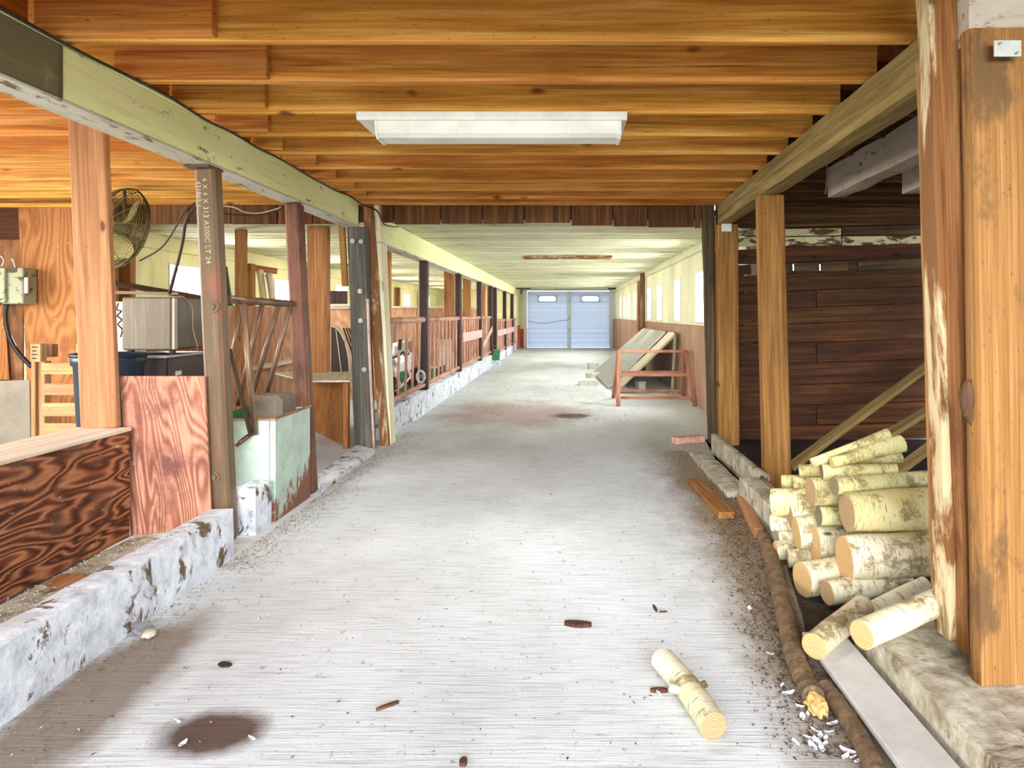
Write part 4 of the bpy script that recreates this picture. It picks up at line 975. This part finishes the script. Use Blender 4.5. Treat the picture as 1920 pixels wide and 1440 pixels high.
# folded canvas hose on the left wall
for (pa, pb, lab) in (((487, 505), (494, 562), 'pale wrapped tube hanging on the cream wall, nearer of two'), ((503, 512), (511, 562), 'pale wrapped tube hanging on the cream wall, farther of two')):
    o = tube('wrapped_tube', curve_pts([P(pa[0], pa[1], 10.5), P((pa[0] + pb[0]) / 2, (pa[1] + pb[1]) / 2 - 4, 10.5), P(pb[0], pb[1], 10.5)]), [.03, .05, .05, .045, .045, .045, .045, .045, .045, .045, .045, .045, .04], 'cap_pale', n=10); tag(o, lab, 'tube')
o = beam('wall_plank', P(460, 500, 10.4), P(520, 509, 10.6), .04, .08, 'post_orange', up=(0, 0, 1)); tag(o, 'brown plank fixed along the cream wall over the wrapped tubes', 'plank')
t = thing('stall_shelf', P(637, 575, 9.72), 'brown slatted shelf front above the plywood partition beside the bolted post', 'shelf')
for k in range(3): board('slat', (xat(617 + k * 11.5, 9.7), 9.70, 1.235), (xat(627.5 + k * 11.5, 9.7), 9.73, 1.40), 'hss_dark', 'z', t)
board('cap', (xat(614, 9.7), 9.67, 1.206), (xat(658, 9.7), 9.75, 1.235), 'cap_pale', 'x', t)
# dark curved panel with pale rim (leaning on the plywood box)
def arc_panel(px0, px1, py0, py1, Y, label):
    t = thing('curved_panel', P(px0, py1, Y), label, 'panel'); bm = bmesh.new(); n = 12; front, rim = [], []
    for j in range(n + 1):
        a = j / n * math.pi / 2; rim.append(P(px0 + (px1 - px0) * math.sin(a), py1 - (py1 - py0) * math.cos(a) , Y))
    c = P(px0, py1, Y); org = bm.verts.new((0, 0, 0)); vs = [bm.verts.new(p - c) for p in rim]
    for a, b in zip(vs, vs[1:]): bm.faces.new((org, a, b))
    r_ = bmesh.ops.extrude_face_region(bm, geom=list(bm.faces)); bmesh.ops.translate(bm, verts=[e for e in r_['geom'] if isinstance(e, bmesh.types.BMVert)], vec=(0, .02, 0))
    link(bpy.data.objects.new('dark_face', mesh_from_bm(bm, 'dark_face', 'car_dark')), Matrix.Translation(c), t)
    tube('rim', rim, .012, 'tan_panel', t); tube('divider', [P(px0 + 9, py0 + 6, Y - .01), P(px0 + (px1 - px0) * .55, py1, Y - .01)], .006, 'tan_panel', t)
arc_panel(621, 656, 611, 697, 7.0, 'dark curved panel with a pale rim standing on the plywood box')
t = thing('slatted_rack', P(680, 694, 7.15), 'small dark slatted frame leaning behind the curved panel', 'frame')
for k in range(4): beam('slat', P(644 + k * 5, 615, 7.2), P(672 + k * 5, 694, 7.15), .012, .02, 'hss_dark', t, up=(0, 1, 0))
# junk behind the first rail panel
def blob(name, loc, r, mat, label, cat, seed=0, sm=True):
    bm = bmesh.new(); bmesh.ops.create_icosphere(bm, subdivisions=3, radius=1)
    for v in bm.verts: v.co = V((v.co.x * r[0], v.co.y * r[1], v.co.z * r[2])) * (1 + .22 * noise.noise(v.co * 1.7 + V((seed, 0, 0))))
    o = link(bpy.data.objects.new(name, mesh_from_bm(bm, name, mat, sm)), Matrix.Translation(V(loc))); return tag(o, label, cat)
t = thing('folding_chair', P(745, 720, 8.0), 'grey folding camp chair leaning behind the first rail panel', 'chair')
slab('seat_cloth', [P(733, 672, 8.0), P(772, 660, 8.3), P(774, 692, 8.3), P(736, 700, 8.0)], .012, 'panel_grey', t); slab('back_cloth', [P(730, 645, 8.2), P(758, 638, 8.4), P(770, 664, 8.4), P(732, 676, 8.2)], .012, 'panel_grey', t)
for (a, b) in (((730, 674), (752, 725)), ((750, 672), (728, 720)), ((758, 666), (772, 712)), ((731, 646), (731, 720))): pipe('tube_leg', P(a[0], a[1], 8.05), P(b[0], b[1], 8.05), .012, 'white_metal', t, 6)
tube('arm', curve_pts([P(736, 672, 7.9), P(746, 668, 7.9), P(756, 660, 7.9), P(760, 668, 7.9), P(768, 662, 7.9)]), .008, 'black', t)
o = slab('fender_panel', [P(740, 734, 7.7), P(756, 718, 7.8), P(771, 705, 7.9), P(762, 718, 7.8)], .02, 'white_metal'); tag(o, 'white bent metal piece low behind the first rail panel', 'panel')
blob('black_sack', P(735, 730, 7.8), (.08, .12, .12), 'black', 'black sack at the foot of the folding chair', 'sack', 3)
blob('dark_drum', P(779, 708, 8.6), (.11, .12, .12), 'car_dark', 'dark rounded drum behind the first dark steel post', 'drum', 5)
tube('drum_ring', [P(789 + 7 * math.cos(a), 706 + 11 * math.sin(a), 8.2) for a in [k * math.pi / 8 for k in range(17)]], .014, 'panel_grey').name = 'metal_ring'
tag(bpy.data.objects['metal_ring'], 'pale metal ring leaning by the dark drum', 'ring')
t = thing('open_crate', (-2.05, 11.0, .02), 'dark crate with pale top edge behind the second rail panel', 'crate')
board('side', (-2.30, 10.6, .02), (-1.80, 10.63, .36), 'green_tin', 'x', t); board('end', (-1.80, 10.63, .02), (-1.77, 11.3, .36), 'old_dark', 'y', t); board('end', (-2.33, 10.63, .02), (-2.30, 11.3, .36), 'old_dark', 'y', t)
board('edge', (-2.34, 10.58, .361), (-1.76, 10.64, .385), 'cap_pale', 'x', t); board('bottom', (-2.30, 10.64, .02), (-1.81, 11.3, .04), 'old_dark', 'x', t)
for (pa, pb, Y, lab) in (((736, 598), (740, 775), 8.9, 'plain board leaning on the stall partition behind the first rail panel'), ((766, 640), (792, 762), 9.2, 'pale board leaning at the stall partition by the folding chair')):
    o = beam('loose_board', P(pa[0], pa[1], Y), P(pb[0], pb[1], Y + .2), .11, .02, 'ply_tan'); tag(o, lab, 'board')
wire('cable_loop', [P(744, 606, 7.33), P(746, 598, 7.3), P(749, 594, 7.28), P(753, 600, 7.2), P(753, 640, 7.2), P(750, 656, 7.2)], .006, 'tan_wire', 'cord hooked over the first pipe rail', 'cord')
o = beam('cord_handle', P(751, 636, 7.19), P(749, 656, 7.19), .03, .03, 'hss_dark'); tag(o, 'dark wooden handle hanging from the cord on the first rail', 'handle')

o = slab('pale_sheet', [(-2.0, 11.9, .01), (-2.0, 11.9, .72), (-1.75, 11.95, .72), (-1.75, 11.95, .01)], .02, 'cap_pale'); tag(o, 'pale upright sheet standing behind the second rail panel by the second dark post', 'panel')
# green bucket in the gap of the curb
bx, by, bz = xat(930, 16.6), 16.6, .02
conc('concrete_curb', (bx - .12, 16.4, 0), (bx + .10, 16.85, .12), 'curb', 'short curb stub carrying the green bucket')
t = thing('green_bucket', (bx, by, .12), 'green paint bucket with a wire handle on the curb stub', 'bucket')
bm = bmesh.new(); n = 20; prof = [(.075, 0), (.09, .22), (.094, .22), (.094, .23), (.085, .23), (.07, .02)]; rings = []
for (rr, z) in prof: rings.append([bm.verts.new((rr * math.cos(2 * math.pi * i / n), rr * math.sin(2 * math.pi * i / n), z)) for i in range(n)])
for a, b in zip(rings, rings[1:]):
    for i in range(n): bm.faces.new((a[i], a[(i + 1) % n], b[(i + 1) % n], b[i]))
bm.faces.new(rings[0][::-1]); bm.faces.new(rings[-1])
link(bpy.data.objects.new('pail', mesh_from_bm(bm, 'pail', 'green_tin', True)), Matrix.Translation((bx, by, .12)), t)
tube('handle', [V((bx + .09 * math.cos(a), by, .34 + .09 * math.sin(a))) for a in [k * math.pi / 10 for k in range(11)]], .005, 'trestle', t)

# ------------------------------------------------------------------ ceiling light
t = thing('ceiling_light', P(920, 215, 3.5), 'white fluorescent wrap light fixed under the joists', 'ceiling light')
zc = JZ; x0, x1 = xat(668, 3.5), xat(1176, 3.5)
def prism(bm, prof, xa, xb):
    a = [bm.verts.new((xa, y, z)) for y, z in prof]; b = [bm.verts.new((xb, y, z)) for y, z in prof]; n = len(prof)
    for i in range(n): bm.faces.new((a[i], a[(i + 1) % n], b[(i + 1) % n], b[i]))
    bm.faces.new(a[::-1]); bm.faces.new(b)
hw_ = (x1 - x0) / 2; cx_ = (x0 + x1) / 2; LM = Matrix.Translation((cx_, 3.5, zc - .003))
for nm_, prof, a_, b_ in (('housing', [(0, 0), (0, -.022), (.008, -.036), (.05, -.034), (.26, -.034), (.302, -.036), (.31, -.022), (.31, 0)], -hw_, hw_),
                          ('diffuser', [(.03, -.034), (.045, -.088), (.07, -.104), (.20, -.104), (.225, -.088), (.24, -.034)], -hw_ + .085, hw_ - .035),
                          ('end_cap', [(.026, -.034), (.041, -.092), (.068, -.109), (.202, -.109), (.229, -.092), (.244, -.034)], -hw_ + .075, -hw_ + .088),
                          ('end_cap', [(.026, -.034), (.041, -.092), (.068, -.109), (.202, -.109), (.229, -.092), (.244, -.034)], hw_ - .038, hw_ - .024)):
    bm = bmesh.new(); prism(bm, prof, a_, b_); link(bpy.data.objects.new(nm_, mesh_from_bm(bm, nm_, 'white_metal')), LM, t)

fill_light = area('under_fixture_fill', (cx_, 3.635, JZ - .118), (0, 0, 0), 1.08, .12, 17, (1.0, 0.98, 0.92))  # fill added below the fixture to brighten the middle of the floor
# ------------------------------------------------------------------ right curbs and boards
conc('concrete_curb', (.93, .9, 0), (1.065, 2.50, .130), 'curb_right', 'worn concrete curb at the near right under the birch logs', .010)
conc('concrete_curb', (1.01, 3.52, 0), (1.15, 4.50, .155), 'curb_right', 'worn concrete curb block beyond the firewood stack', .008)
conc('concrete_curb', (1.15, 4.52, 0), (1.20, 6.12, .157), 'curb_right', 'thin upright concrete curb leading to the far right posts', .004)
conc('concrete_curb', (.955, 4.62, 0), (1.10, 6.0, .045), 'curb_right', 'low crumbling concrete strip beside the thin upright curb', .008)
conc('rubble_ledge', (1.085, .9, 0), (1.62, 2.75, .07), 'curb_right', 'low rubble ledge between the near right curb and the broad slab', .016)
o = slab('grey_board', [(.775, .95, .045), (.775, 2.53, .045), (.905, 2.53, .05), (.905, .95, .05)], .022, 'plank_grey'); tag(o, 'flat pale grey board lying along the near right curb', 'board')
M['dark_soil'] = concrete('dark_barn_soil', (48, 38, 28), (70, 58, 44), (30, 24, 18), sc=8)
bm = bmesh.new(); pl_ = [(1.07, 2.52), (3.2, 2.52), (3.2, 6.76), (1.22, 6.76), (1.22, 4.5), (1.0, 4.5), (.99, 3.5), (.93, 3.2), (.86, 2.8), (.80, 2.55)]
vs_ = [bm.verts.new((x, y, .004)) for x, y in pl_]; bm.faces.new(vs_); bmesh.ops.triangulate(bm, faces=bm.faces)
o = link(bpy.data.objects.new('dirt_floor', mesh_from_bm(bm, 'dirt_floor', 'dark_soil'))); o['kind'] = 'structure'
# peeled poles
def pole(name, pts, rs, label, mat='pole'):
    pts = curve_pts(pts, 8); n = len(pts); rr = [rs[0] + (rs[1] - rs[0]) * i / (n - 1) for i in range(n)]
    rr = [r * (1 + .09 * math.sin(i * 1.9) * math.sin(i * .7)) for i, r in enumerate(rr)]
    t = thing(name, pts[0], label, 'pole'); tube('trunk', pts, rr, mat, t, 14)
    return t
t = pole('peeled_pole', [FL(1432, 1008, .035), FL(1450, 1060, .03), FL(1464, 1120, .03), FL(1478, 1180, .03), FL(1491, 1233, .03), FL(1512, 1283, .03), FL(1526, 1308, .035)], (.034, .030), 'long dark peeled pole lying along the right edge of the aisle')
bm = bmesh.new(); bmesh.ops.create_icosphere(bm, subdivisions=3, radius=1)
for v in bm.verts: v.co = V((v.co.x * .026, v.co.y * .05, v.co.z * .026)) * (1 + .5 * noise.noise(v.co * 5))
o = link(bpy.data.objects.new('broken_end', mesh_from_bm(bm, 'broken_end', 'fresh_break')), Matrix.Translation(FL(1532, 1322, .03)), t); tag(o, 'splintered yellow broken end')
pole('peeled_pole', [FL(1545, 1290, .025), FL(1578, 1330, .025), FL(1612, 1385, .025), FL(1650, 1460, .025)], (.026, .024), 'second peeled pole half hidden under the grey board')
o = beam('timber_offcut', FL(1302, 903, .02), FL(1362, 966, .02), .085, .035, 'post_gold', up=(0, 0, 1), rough=.003); tag(o, 'weathered timber offcut lying in the litter right of the aisle', 'offcut')
o = beam('timber_offcut', FL(1388, 938, .03), FL(1424, 1000, .03), .045, .05, 'post', up=(0, 0, 1), rough=.003); tag(o, 'split wood offcut wedged against the far right curb block', 'offcut')
o = beam('brick', FL(1264, 826, .03), FL(1316, 822, .03), .10, .055, 'brick', up=(0, 0, 1)); tag(o, 'pink brick lying by the foot of the far right posts', 'brick')
o = pipe('bark_stick', FL(1428, 896, .16) , FL(1455, 918, .17), .012, 'pole'); tag(o, 'short bark stick on the far right curb block', 'stick')

# leaning boards in the firewood bay
for (a, Ya, b, Yb, lab) in (((1480, 878), 5.2, (1770, 664), 6.0, 'longest leaning board in the firewood bay, rising from the golden post'), ((1665, 815), 5.4, (1775, 748), 5.8, 'leaning board in the firewood bay, middle of three'), ((1640, 915), 5.0, (1775, 815), 5.4, 'leaning board in the firewood bay, lowest of three')):
    o = beam('leaning_board', P(a[0], a[1], Ya), P(b[0], b[1], Yb), .09, .032, 'beam_right', up=(0, 0, 1)); tag(o, lab, 'board')

# ------------------------------------------------------------------ birch firewood
def log(A, B, r, label, end='end_fresh', bark='birch', r1=None, bend=0.0, oval=1.0, group='birch firewood logs'):
    A, B = V(A), V(B); Mx, L = frame(A, B); r1 = r1 or r; n = 22; m = 9; sd = random.random() * 40
    t = thing('birch_log', A, label, 'log', group)
    bm = bmesh.new(); rings = []
    for j in range(m + 1):
        z = -L / 2 + L * j / m; rr = r + (r1 - r) * j / m; ring = []
        for i in range(n):
            a = 2 * math.pi * i / n; q = 1 + .07 * noise.noise(V((math.cos(a) * 1.3 + sd, math.sin(a) * 1.3, z * 7)))
            ring.append(bm.verts.new((rr * q * math.cos(a) * oval + bend * math.sin((j / m) * math.pi), rr * q * math.sin(a), z)))
        rings.append(ring)
    for a, b in zip(rings, rings[1:]):
        for i in range(n): bm.faces.new((a[i], a[(i + 1) % n], b[(i + 1) % n], b[i]))
    ends = [[v.co.copy() for v in rings[0]], [v.co.copy() for v in rings[-1]]]
    bk = link(bpy.data.objects.new('bark', mesh_from_bm(bm, 'bark', bark, True)), Mx, t)
    for k, pts in enumerate(ends):
        bm = bmesh.new(); s = -1 if k == 0 else 1
        o_ = [bm.verts.new(p * 1.0) for p in pts]; cc = sum(pts, V()) / n
        i_ = [bm.verts.new(cc + (p - cc) * .90 + V((0, 0, s * .002))) for p in pts]; c = bm.verts.new(cc + V((0, 0, s * .0025)))
        for i in range(n):
            bm.faces.new((o_[i], o_[(i + 1) % n], i_[(i + 1) % n], i_[i])); bm.faces.new((i_[i], i_[(i + 1) % n], c))
        link(bpy.data.objects.new('cut_end', mesh_from_bm(bm, 'cut_end', end)), Mx, t)
    return t
def plog(px, py, dia, Y, px2, py2, Y2, label, **k):
    """log from its visible left cut end to its right end; dia in photograph pixels at the left end"""
    return log(P(px, py, Y), P(px2, py2, Y2), dia / 2 / F * Y, label, **k)
plog(1583, 1047, 84, 2.93, 1775, 1036, 2.95, 'thickest birch log of the stack, lower of the two big ones by the post', r1=.088)
plog(1588, 961, 73, 2.97, 1790, 951, 3.0, 'big pale birch log lying directly on the thickest one', end='end_old', bark='birch_y', r1=.085)
plog(1527, 1022, 68, 3.22, 1700, 1016, 3.25, 'medium birch log with round tan end left of the thickest log', bark='birch')
plog(1504, 1087, 66, 3.00, 1640, 1066, 3.10, 'birch log with a pale oval end at the foot of the stack', oval=.95)
plog(1550, 1111, 46, 2.86, 1700, 1090, 2.95, 'split-faced birch log at the foot of the stack under the thickest log', end='end_old')
plog(1535, 967, 36, 3.20, 1690, 965, 3.22, 'small birch log with a grey end left of the big pale log', end='end_grey', bark='birch_y')
plog(1520, 922, 52, 3.22, 1690, 918, 3.25, 'birch log with a large brown oval end near the top left of the stack', end='end_old', bark='birch_y')
plog(1564, 912, 32, 3.02, 1790, 893, 3.15, 'long slim yellowish birch log with a small grey end above the big logs', end='end_grey', bark='birch_y')
plog(1541, 885, 30, 3.20, 1681, 882, 3.16, 'straight yellow birch log lying second level below the top', end='end_grey', bark='birch_y', r1=.029)
plog(1548, 872, 18, 3.28, 1690, 858, 3.28, 'slim crooked birch log squeezed under the two top logs', bark='birch_y', end='end_old', bend=.01)
plog(1560, 868, 22, 3.14, 1692, 832, 3.16, 'tilted birch log second from the top, its knotty right end raised', bark='birch_y', r1=.036, bend=.008)
plog(1522, 868, 18, 3.22, 1667, 814, 3.20, 'topmost tilted birch log with a bare tan scar', bark='birch_y', r1=.027, bend=-.008)
plog(1493, 1000, 62, 3.30, 1640, 985, 3.30, 'birch log with a narrow bright yellow end in the left of the stack', oval=.9)
plog(1481, 968, 42, 3.42, 1640, 960, 3.42, 'brown-ended birch log just above the bright yellow end', end='end_old')
plog(1449, 942, 50, 3.50, 1610, 940, 3.34, 'dark-streaked birch log at the left edge of the stack, upper', bark='birch_y')
plog(1495, 944, 40, 3.42, 1640, 944, 3.36, 'birch log tucked behind the brown oval end', bark='birch_y')
plog(1466, 904, 26, 3.60, 1640, 904, 3.48, 'thin greenish birch log topmost at the left edge of the stack', end='end_old', bark='birch_y')
plog(1489, 907, 30, 3.50, 1640, 904, 3.40, 'pale thin birch log beside the thin greenish one', bark='birch_y')
plog(1499, 882, 24, 3.45, 1640, 880, 3.35, 'small rough birch log under the left end of the topmost log', end='end_old', bark='birch_y')
plog(1446, 981, 32, 3.50, 1610, 980, 3.36, 'birch log with shredded bark at the left edge of the stack, middle', bark='birch')
plog(1461, 1006, 20, 3.46, 1620, 1004, 3.36, 'thin brown-barked birch log between the shredded and the lowest left logs', end='end_old', bark='birch')
plog(1454, 1032, 36, 3.42, 1610, 1030, 3.42, 'birch log with a chipped white end low at the left of the stack')
plog(1477, 1047, 34, 3.30, 1610, 1046, 3.26, 'birch log with a narrow brown end lowest at the left of the stack', end='end_old')
plog(1526, 1212, 50, 2.36, 1618, 1138, 2.62, 'white birch piece with a rust mark, end resting on the grey board', r1=.040)
plog(1590, 1170, 40, 2.66, 1735, 1098, 2.80, 'birch log with frayed bark slanting down from under the stack', r1=.034, bark='birch')
plog(1615, 1190, 54, 2.24, 1775, 1122, 2.46, 'stout birch log with cracked yellow end lying on the near right curb')
# loose log on the aisle floor
A = FL(1338, 1362, .036); B = FL(1243, 1238, .036)
t = log(A, B, .037, 'single birch log lying loose on the aisle floor', end='end_old', bend=-.01, group='birch firewood logs')
pipe('branch_stub', (A + B) / 2 + V((.02, -.02, .01)), (A + B) / 2 + V((.055, -.01, .025)), .010, 'pole', t, 8)
pipe('branch_stub', (A + B) / 2 + V((-.02, -.02, .01)), (A + B) / 2 + V((-.045, -.03, .02)), .012, 'birch', t, 8)

# ------------------------------------------------------------------ trestle and leaning sheets
t = thing('steel_trestle', (1.1, 9.6, 0), 'rusty pink steel trestle frame before the leaning grey sheets', 'trestle')
Lx, Rx = .66, 1.50; TZ = .64
def bar(name, A, B, w=.035, d=.035): beam(name, A, B, w, d, 'trestle', t, up=(0, 1, 0) if abs(V(B).z - V(A).z) > .2 else (0, 0, 1))
for x, o_ in ((Lx, -.04), (Rx, .04)):
    bar('leg', (x + o_, 9.22, 0), (x, 9.62, TZ), .05, .035); bar('leg', (x + o_, 10.15, 0), (x, 9.70, TZ), .05, .035)
bar('top_rail', (Lx - .02, 9.66, TZ), (Rx + .02, 9.66, TZ), .05, .035)
bar('middle_rail', (Lx, 9.44, .36), (Rx, 9.44, .36)); bar('middle_rail', (Lx, 9.88, .36), (Rx, 9.88, .36))
bar('bottom_rail', (Lx, 9.28, .10), (Rx, 9.28, .10)); bar('bottom_rail', (Lx, 10.09, .10), (Rx, 10.09, .10))
o = slab('leaning_sheet', [(.50, 14.3, .02), (1.50, 14.9, .83), (1.46, 11.35, .84), (.62, 11.35, .02)], .03, 'panel_grey'); tag(o, 'wide grey sheet leaning on the right wall behind the trestle', 'sheet')
o = slab('leaning_sheet', [(.66, 11.24, .02), (1.50, 11.2, .84), (1.52, 10.6, .84), (.70, 10.75, .02)], .03, 'tan_panel'); tag(o, 'narrow pale sheet leaning beside the wide grey sheet', 'sheet')
o = beam('green_lath', (1.44, 10.5, 0), (1.49, 10.5, .86), .035, .02, 'box_green', up=(0, 1, 0)); tag(o, 'pale green lath propped against the right wall under the sheets', 'lath')
for i, (px, py, w_, d_, h_, lab, rz) in enumerate(((1112, 692, .20, .14, .12, 'pale rubble chunk, farthest by the leaning sheet', .3), (1103, 722, .30, .16, .07, 'flat pale paving piece at the foot of the leaning sheet', .1), (1112, 708, .26, .14, .09, 'tilted pale block between the rubble and the paving piece', .9), (1200, 735, .10, .22, .16, 'yellowish wood block under the leaning sheets', .2), (1232, 744, .26, .1, .05, 'pale green slab scrap inside the trestle', .0))):
    p = FL(px, py); bm = box_bm(w_, d_, h_, rough=.008, seg=3, seed=i * 4)
    o = link(bpy.data.objects.new('rubble_piece', mesh_from_bm(bm, 'rubble_piece', 'debris_pale')), Matrix.Translation(p + V((0, 0, h_ / 2 - .004))) @ Matrix.Rotation(rz, 4, 'Z')); tag(o, lab, 'rubble')
# right wall pipe and stud
o = pipe('wall_pipe', (1.50, 15.15, .0), (1.50, 15.15, CZ - .02), .05, 'hss'); tag(o, 'reddish brown pipe post standing before the right wall windows', 'post')
o = board('wall_stud', (1.47, 15.7, 0), (1.56, 16.0, CZ - .15), 'post_gold', 'z'); tag(o, 'worn brown timber stud on the right wall beyond the pipe post', 'post')

# ------------------------------------------------------------------ litter on the floor
def chaff(name, n, sampler, smin, smax, mat, label=None, curl=False):
    bm = bmesh.new()
    for i in range(n):
        x, y = sampler(); L = random.uniform(smin, smax); wd = L * random.uniform(.12, .45); a = random.uniform(0, math.pi)
        c = V((x, y, .001 + random.random() * .004)); u = V((math.cos(a), math.sin(a), random.uniform(-.15, .3))) * L / 2; v = V((-math.sin(a), math.cos(a), 0)) * wd / 2
        h = V((0, 0, random.uniform(.001, .004)))
        p = [c - u, c + v * 1.0 + h, c + u, c - v + h]
        for q in p: q.z = max(q.z, .001)
        vs = [bm.verts.new(q) for q in p]; bm.faces.new(vs)
    me = mesh_from_bm(bm, name, mat); o = link(bpy.data.objects.new(name, me)); o['kind'] = 'stuff'
    if label: tag(o, label, 'litter')
    return o
g = random.gauss
def s_left():
    y = random.uniform(3.3, 7.2) if random.random() < .8 else random.uniform(1.2, 3.5); return (-1.50 + abs(g(0, .09 if y < 6 else .2)), y)
def s_right():
    y = random.uniform(3.6, 6.2); return (.98 - .02 * (y - 5) - abs(g(0, .14)), y)
def s_right2():
    y = random.uniform(1.9, 4.2); return (.72 + .105 * (y - 2.1) + g(-.05, .06), y)
chaff('chaff_litter', 6500, s_left, .004, .015, 'chaff', 'straw and chaff litter along the left curb and trough')
chaff('chaff_litter', 6500, s_right, .004, .018, 'chaff', 'straw and chaff litter around the offcut right of the aisle')
chaff('chaff_litter', 4200, s_right2, .004, .018, 'bark_brown', 'dark bark litter beside the long peeled pole')
chaff('chaff_litter', 2200, s_right2, .004, .016, 'chaff', 'pale chaff among the bark litter beside the long peeled pole')
def s_all(): return (random.uniform(-1.45, .9), random.uniform(1.9, 8))
chaff('scattered_litter', 1300, s_all, .004, .016, 'bark_brown', 'dark crumbs scattered over the aisle floor')
chaff('scattered_litter', 520, s_all, .004, .013, 'feather', 'white crumbs and down scattered over the aisle floor')
chaff('scattered_litter', 500, lambda: (random.uniform(-1.5, .9), random.uniform(8, 13)), .01, .04, 'bark_brown', 'dark crumbs on the far aisle floor')
chaff('gutter_litter', 900, lambda: (random.uniform(-2.03, -1.63), random.uniform(2.2, 3.6)), .006, .02, 'feather', 'pale litter in the gutter behind the near curb').location.z = .062
# feathers
def feather(x, y, L, rz, label):
    bm = bmesh.new(); n = 8; A_, B_, C_ = [], [], []
    for j in range(n + 1):
        t_ = j / n; wd = L * .22 * math.sin(math.pi * min(1, t_ * .95 + .05)) ** .7; z = .003 + .35 * L * (t_ - .5) ** 2 * 1.6
        A_.append(bm.verts.new(((t_ - .5) * L, -wd, z + .004))); B_.append(bm.verts.new(((t_ - .5) * L, 0, z))); C_.append(bm.verts.new(((t_ - .5) * L, wd, z + .006)))
    for j in range(n):
        bm.faces.new((A_[j], A_[j + 1], B_[j + 1], B_[j])); bm.faces.new((B_[j], B_[j + 1], C_[j + 1], C_[j]))
    o = link(bpy.data.objects.new('feather', mesh_from_bm(bm, 'feather', 'feather', True)), Matrix.Translation((x, y, .001)) @ Matrix.Rotation(rz, 4, 'Z')); tag(o, label, 'feather', 'white feathers by the broken pole end')
fl_ = 'small white feather lying in the litter by the broken pole end'
for (px, py) in ((1405, 1145), (1443, 1230), (1466, 1290), (1478, 1305), (1500, 1330), (1515, 1345), (1528, 1375), (1538, 1385), (1548, 1390), (1533, 1398), (1555, 1378), (1520, 1390), (1545, 1402), (1492, 1398), (1590, 1415), (1600, 1425), (1585, 1425), (1562, 1362), (1505, 1350), (1541, 1410), (1610, 1432), (1524, 1405)):
    p = FL(px, py); feather(p.x, p.y, random.uniform(.022, .044), random.uniform(0, 6), fl_)
for (px, py, lab) in ((343, 1400, 'white feather on the dark stain at the bottom left'), (472, 1390, 'curled white feather right of the dark stain'), (332, 1358, 'white feather above the dark stain'), (1236, 1306, 'white feather left of the loose birch log')):
    p = FL(px, py); feather(p.x, p.y, .03, random.uniform(0, 3), lab); bpy.data.objects[[o.name for o in bpy.data.objects if o.get('label') == lab][0]]['group'] = 'lone feathers on the aisle floor'
def chip(name, px, py, L, w_, h, mat, label, cat, rz=0):
    p = FL(px, py); bm = box_bm(w_, L, h, rough=.004, seg=2, seed=px)
    for v in bm.verts:
        v.co.x *= 1 - .5 * abs(v.co.y / (L / 2)) ** 2
    o = link(bpy.data.objects.new(name, mesh_from_bm(bm, name, mat)), Matrix.Translation(p + V((0, 0, h / 2 - .001))) @ Matrix.Rotation(rz, 4, 'Z')); tag(o, label, cat)
chip('bark_chip', 1083, 1172, .095, .042, .012, 'bark_brown', 'large brown bark chip alone in the middle of the aisle', 'bark', R(80))
chip('bark_chip', 422, 1247, .045, .03, .006, 'car_dark', 'small dark flat chip near the long left curb', 'bark', R(70))
chip('bark_chip', 1236, 1297, .05, .02, .010, 'bark_brown', 'brown bark chip touching the loose birch log', 'bark', R(90))
chip('bark_chip', 870, 1432, .03, .02, .01, 'bark_brown', 'reddish brown chip at the bottom edge of the aisle', 'bark')
chip('twig', 1228, 1142, .06, .010, .008, 'bark_brown', 'short upright-lying dark twig above the loose log', 'twig', R(5))
chip('twig', 1244, 1148, .03, .006, .005, 'bark_brown', 'tiny dark twig right of the short twig', 'twig', R(100))
chip('twig', 728, 1325, .07, .012, .008, 'bark_brown', 'dark twig lying left of the middle at the bottom', 'twig', R(130))
p = FL(264, 1192)
t = thing('jar_lid', p, 'shiny metal jar lid on edge against the long left curb', 'lid')
bm = bmesh.new(); cyl_bm(bm, (0, 0, 0), (0, 0, .012), .034, .034, 24); link(bpy.data.objects.new('lid', mesh_from_bm(bm, 'lid', 'lid_metal')), Matrix.Translation(p + V((-.01, .03, .004))) @ Matrix.Rotation(R(20), 4, 'Y'), t)
o = blob('plastic_cup', p + V((.04, -.02, .015)), (.022, .03, .014), 'clear', 'cloudy crushed plastic cup beside the shiny jar lid', 'cup', 2)
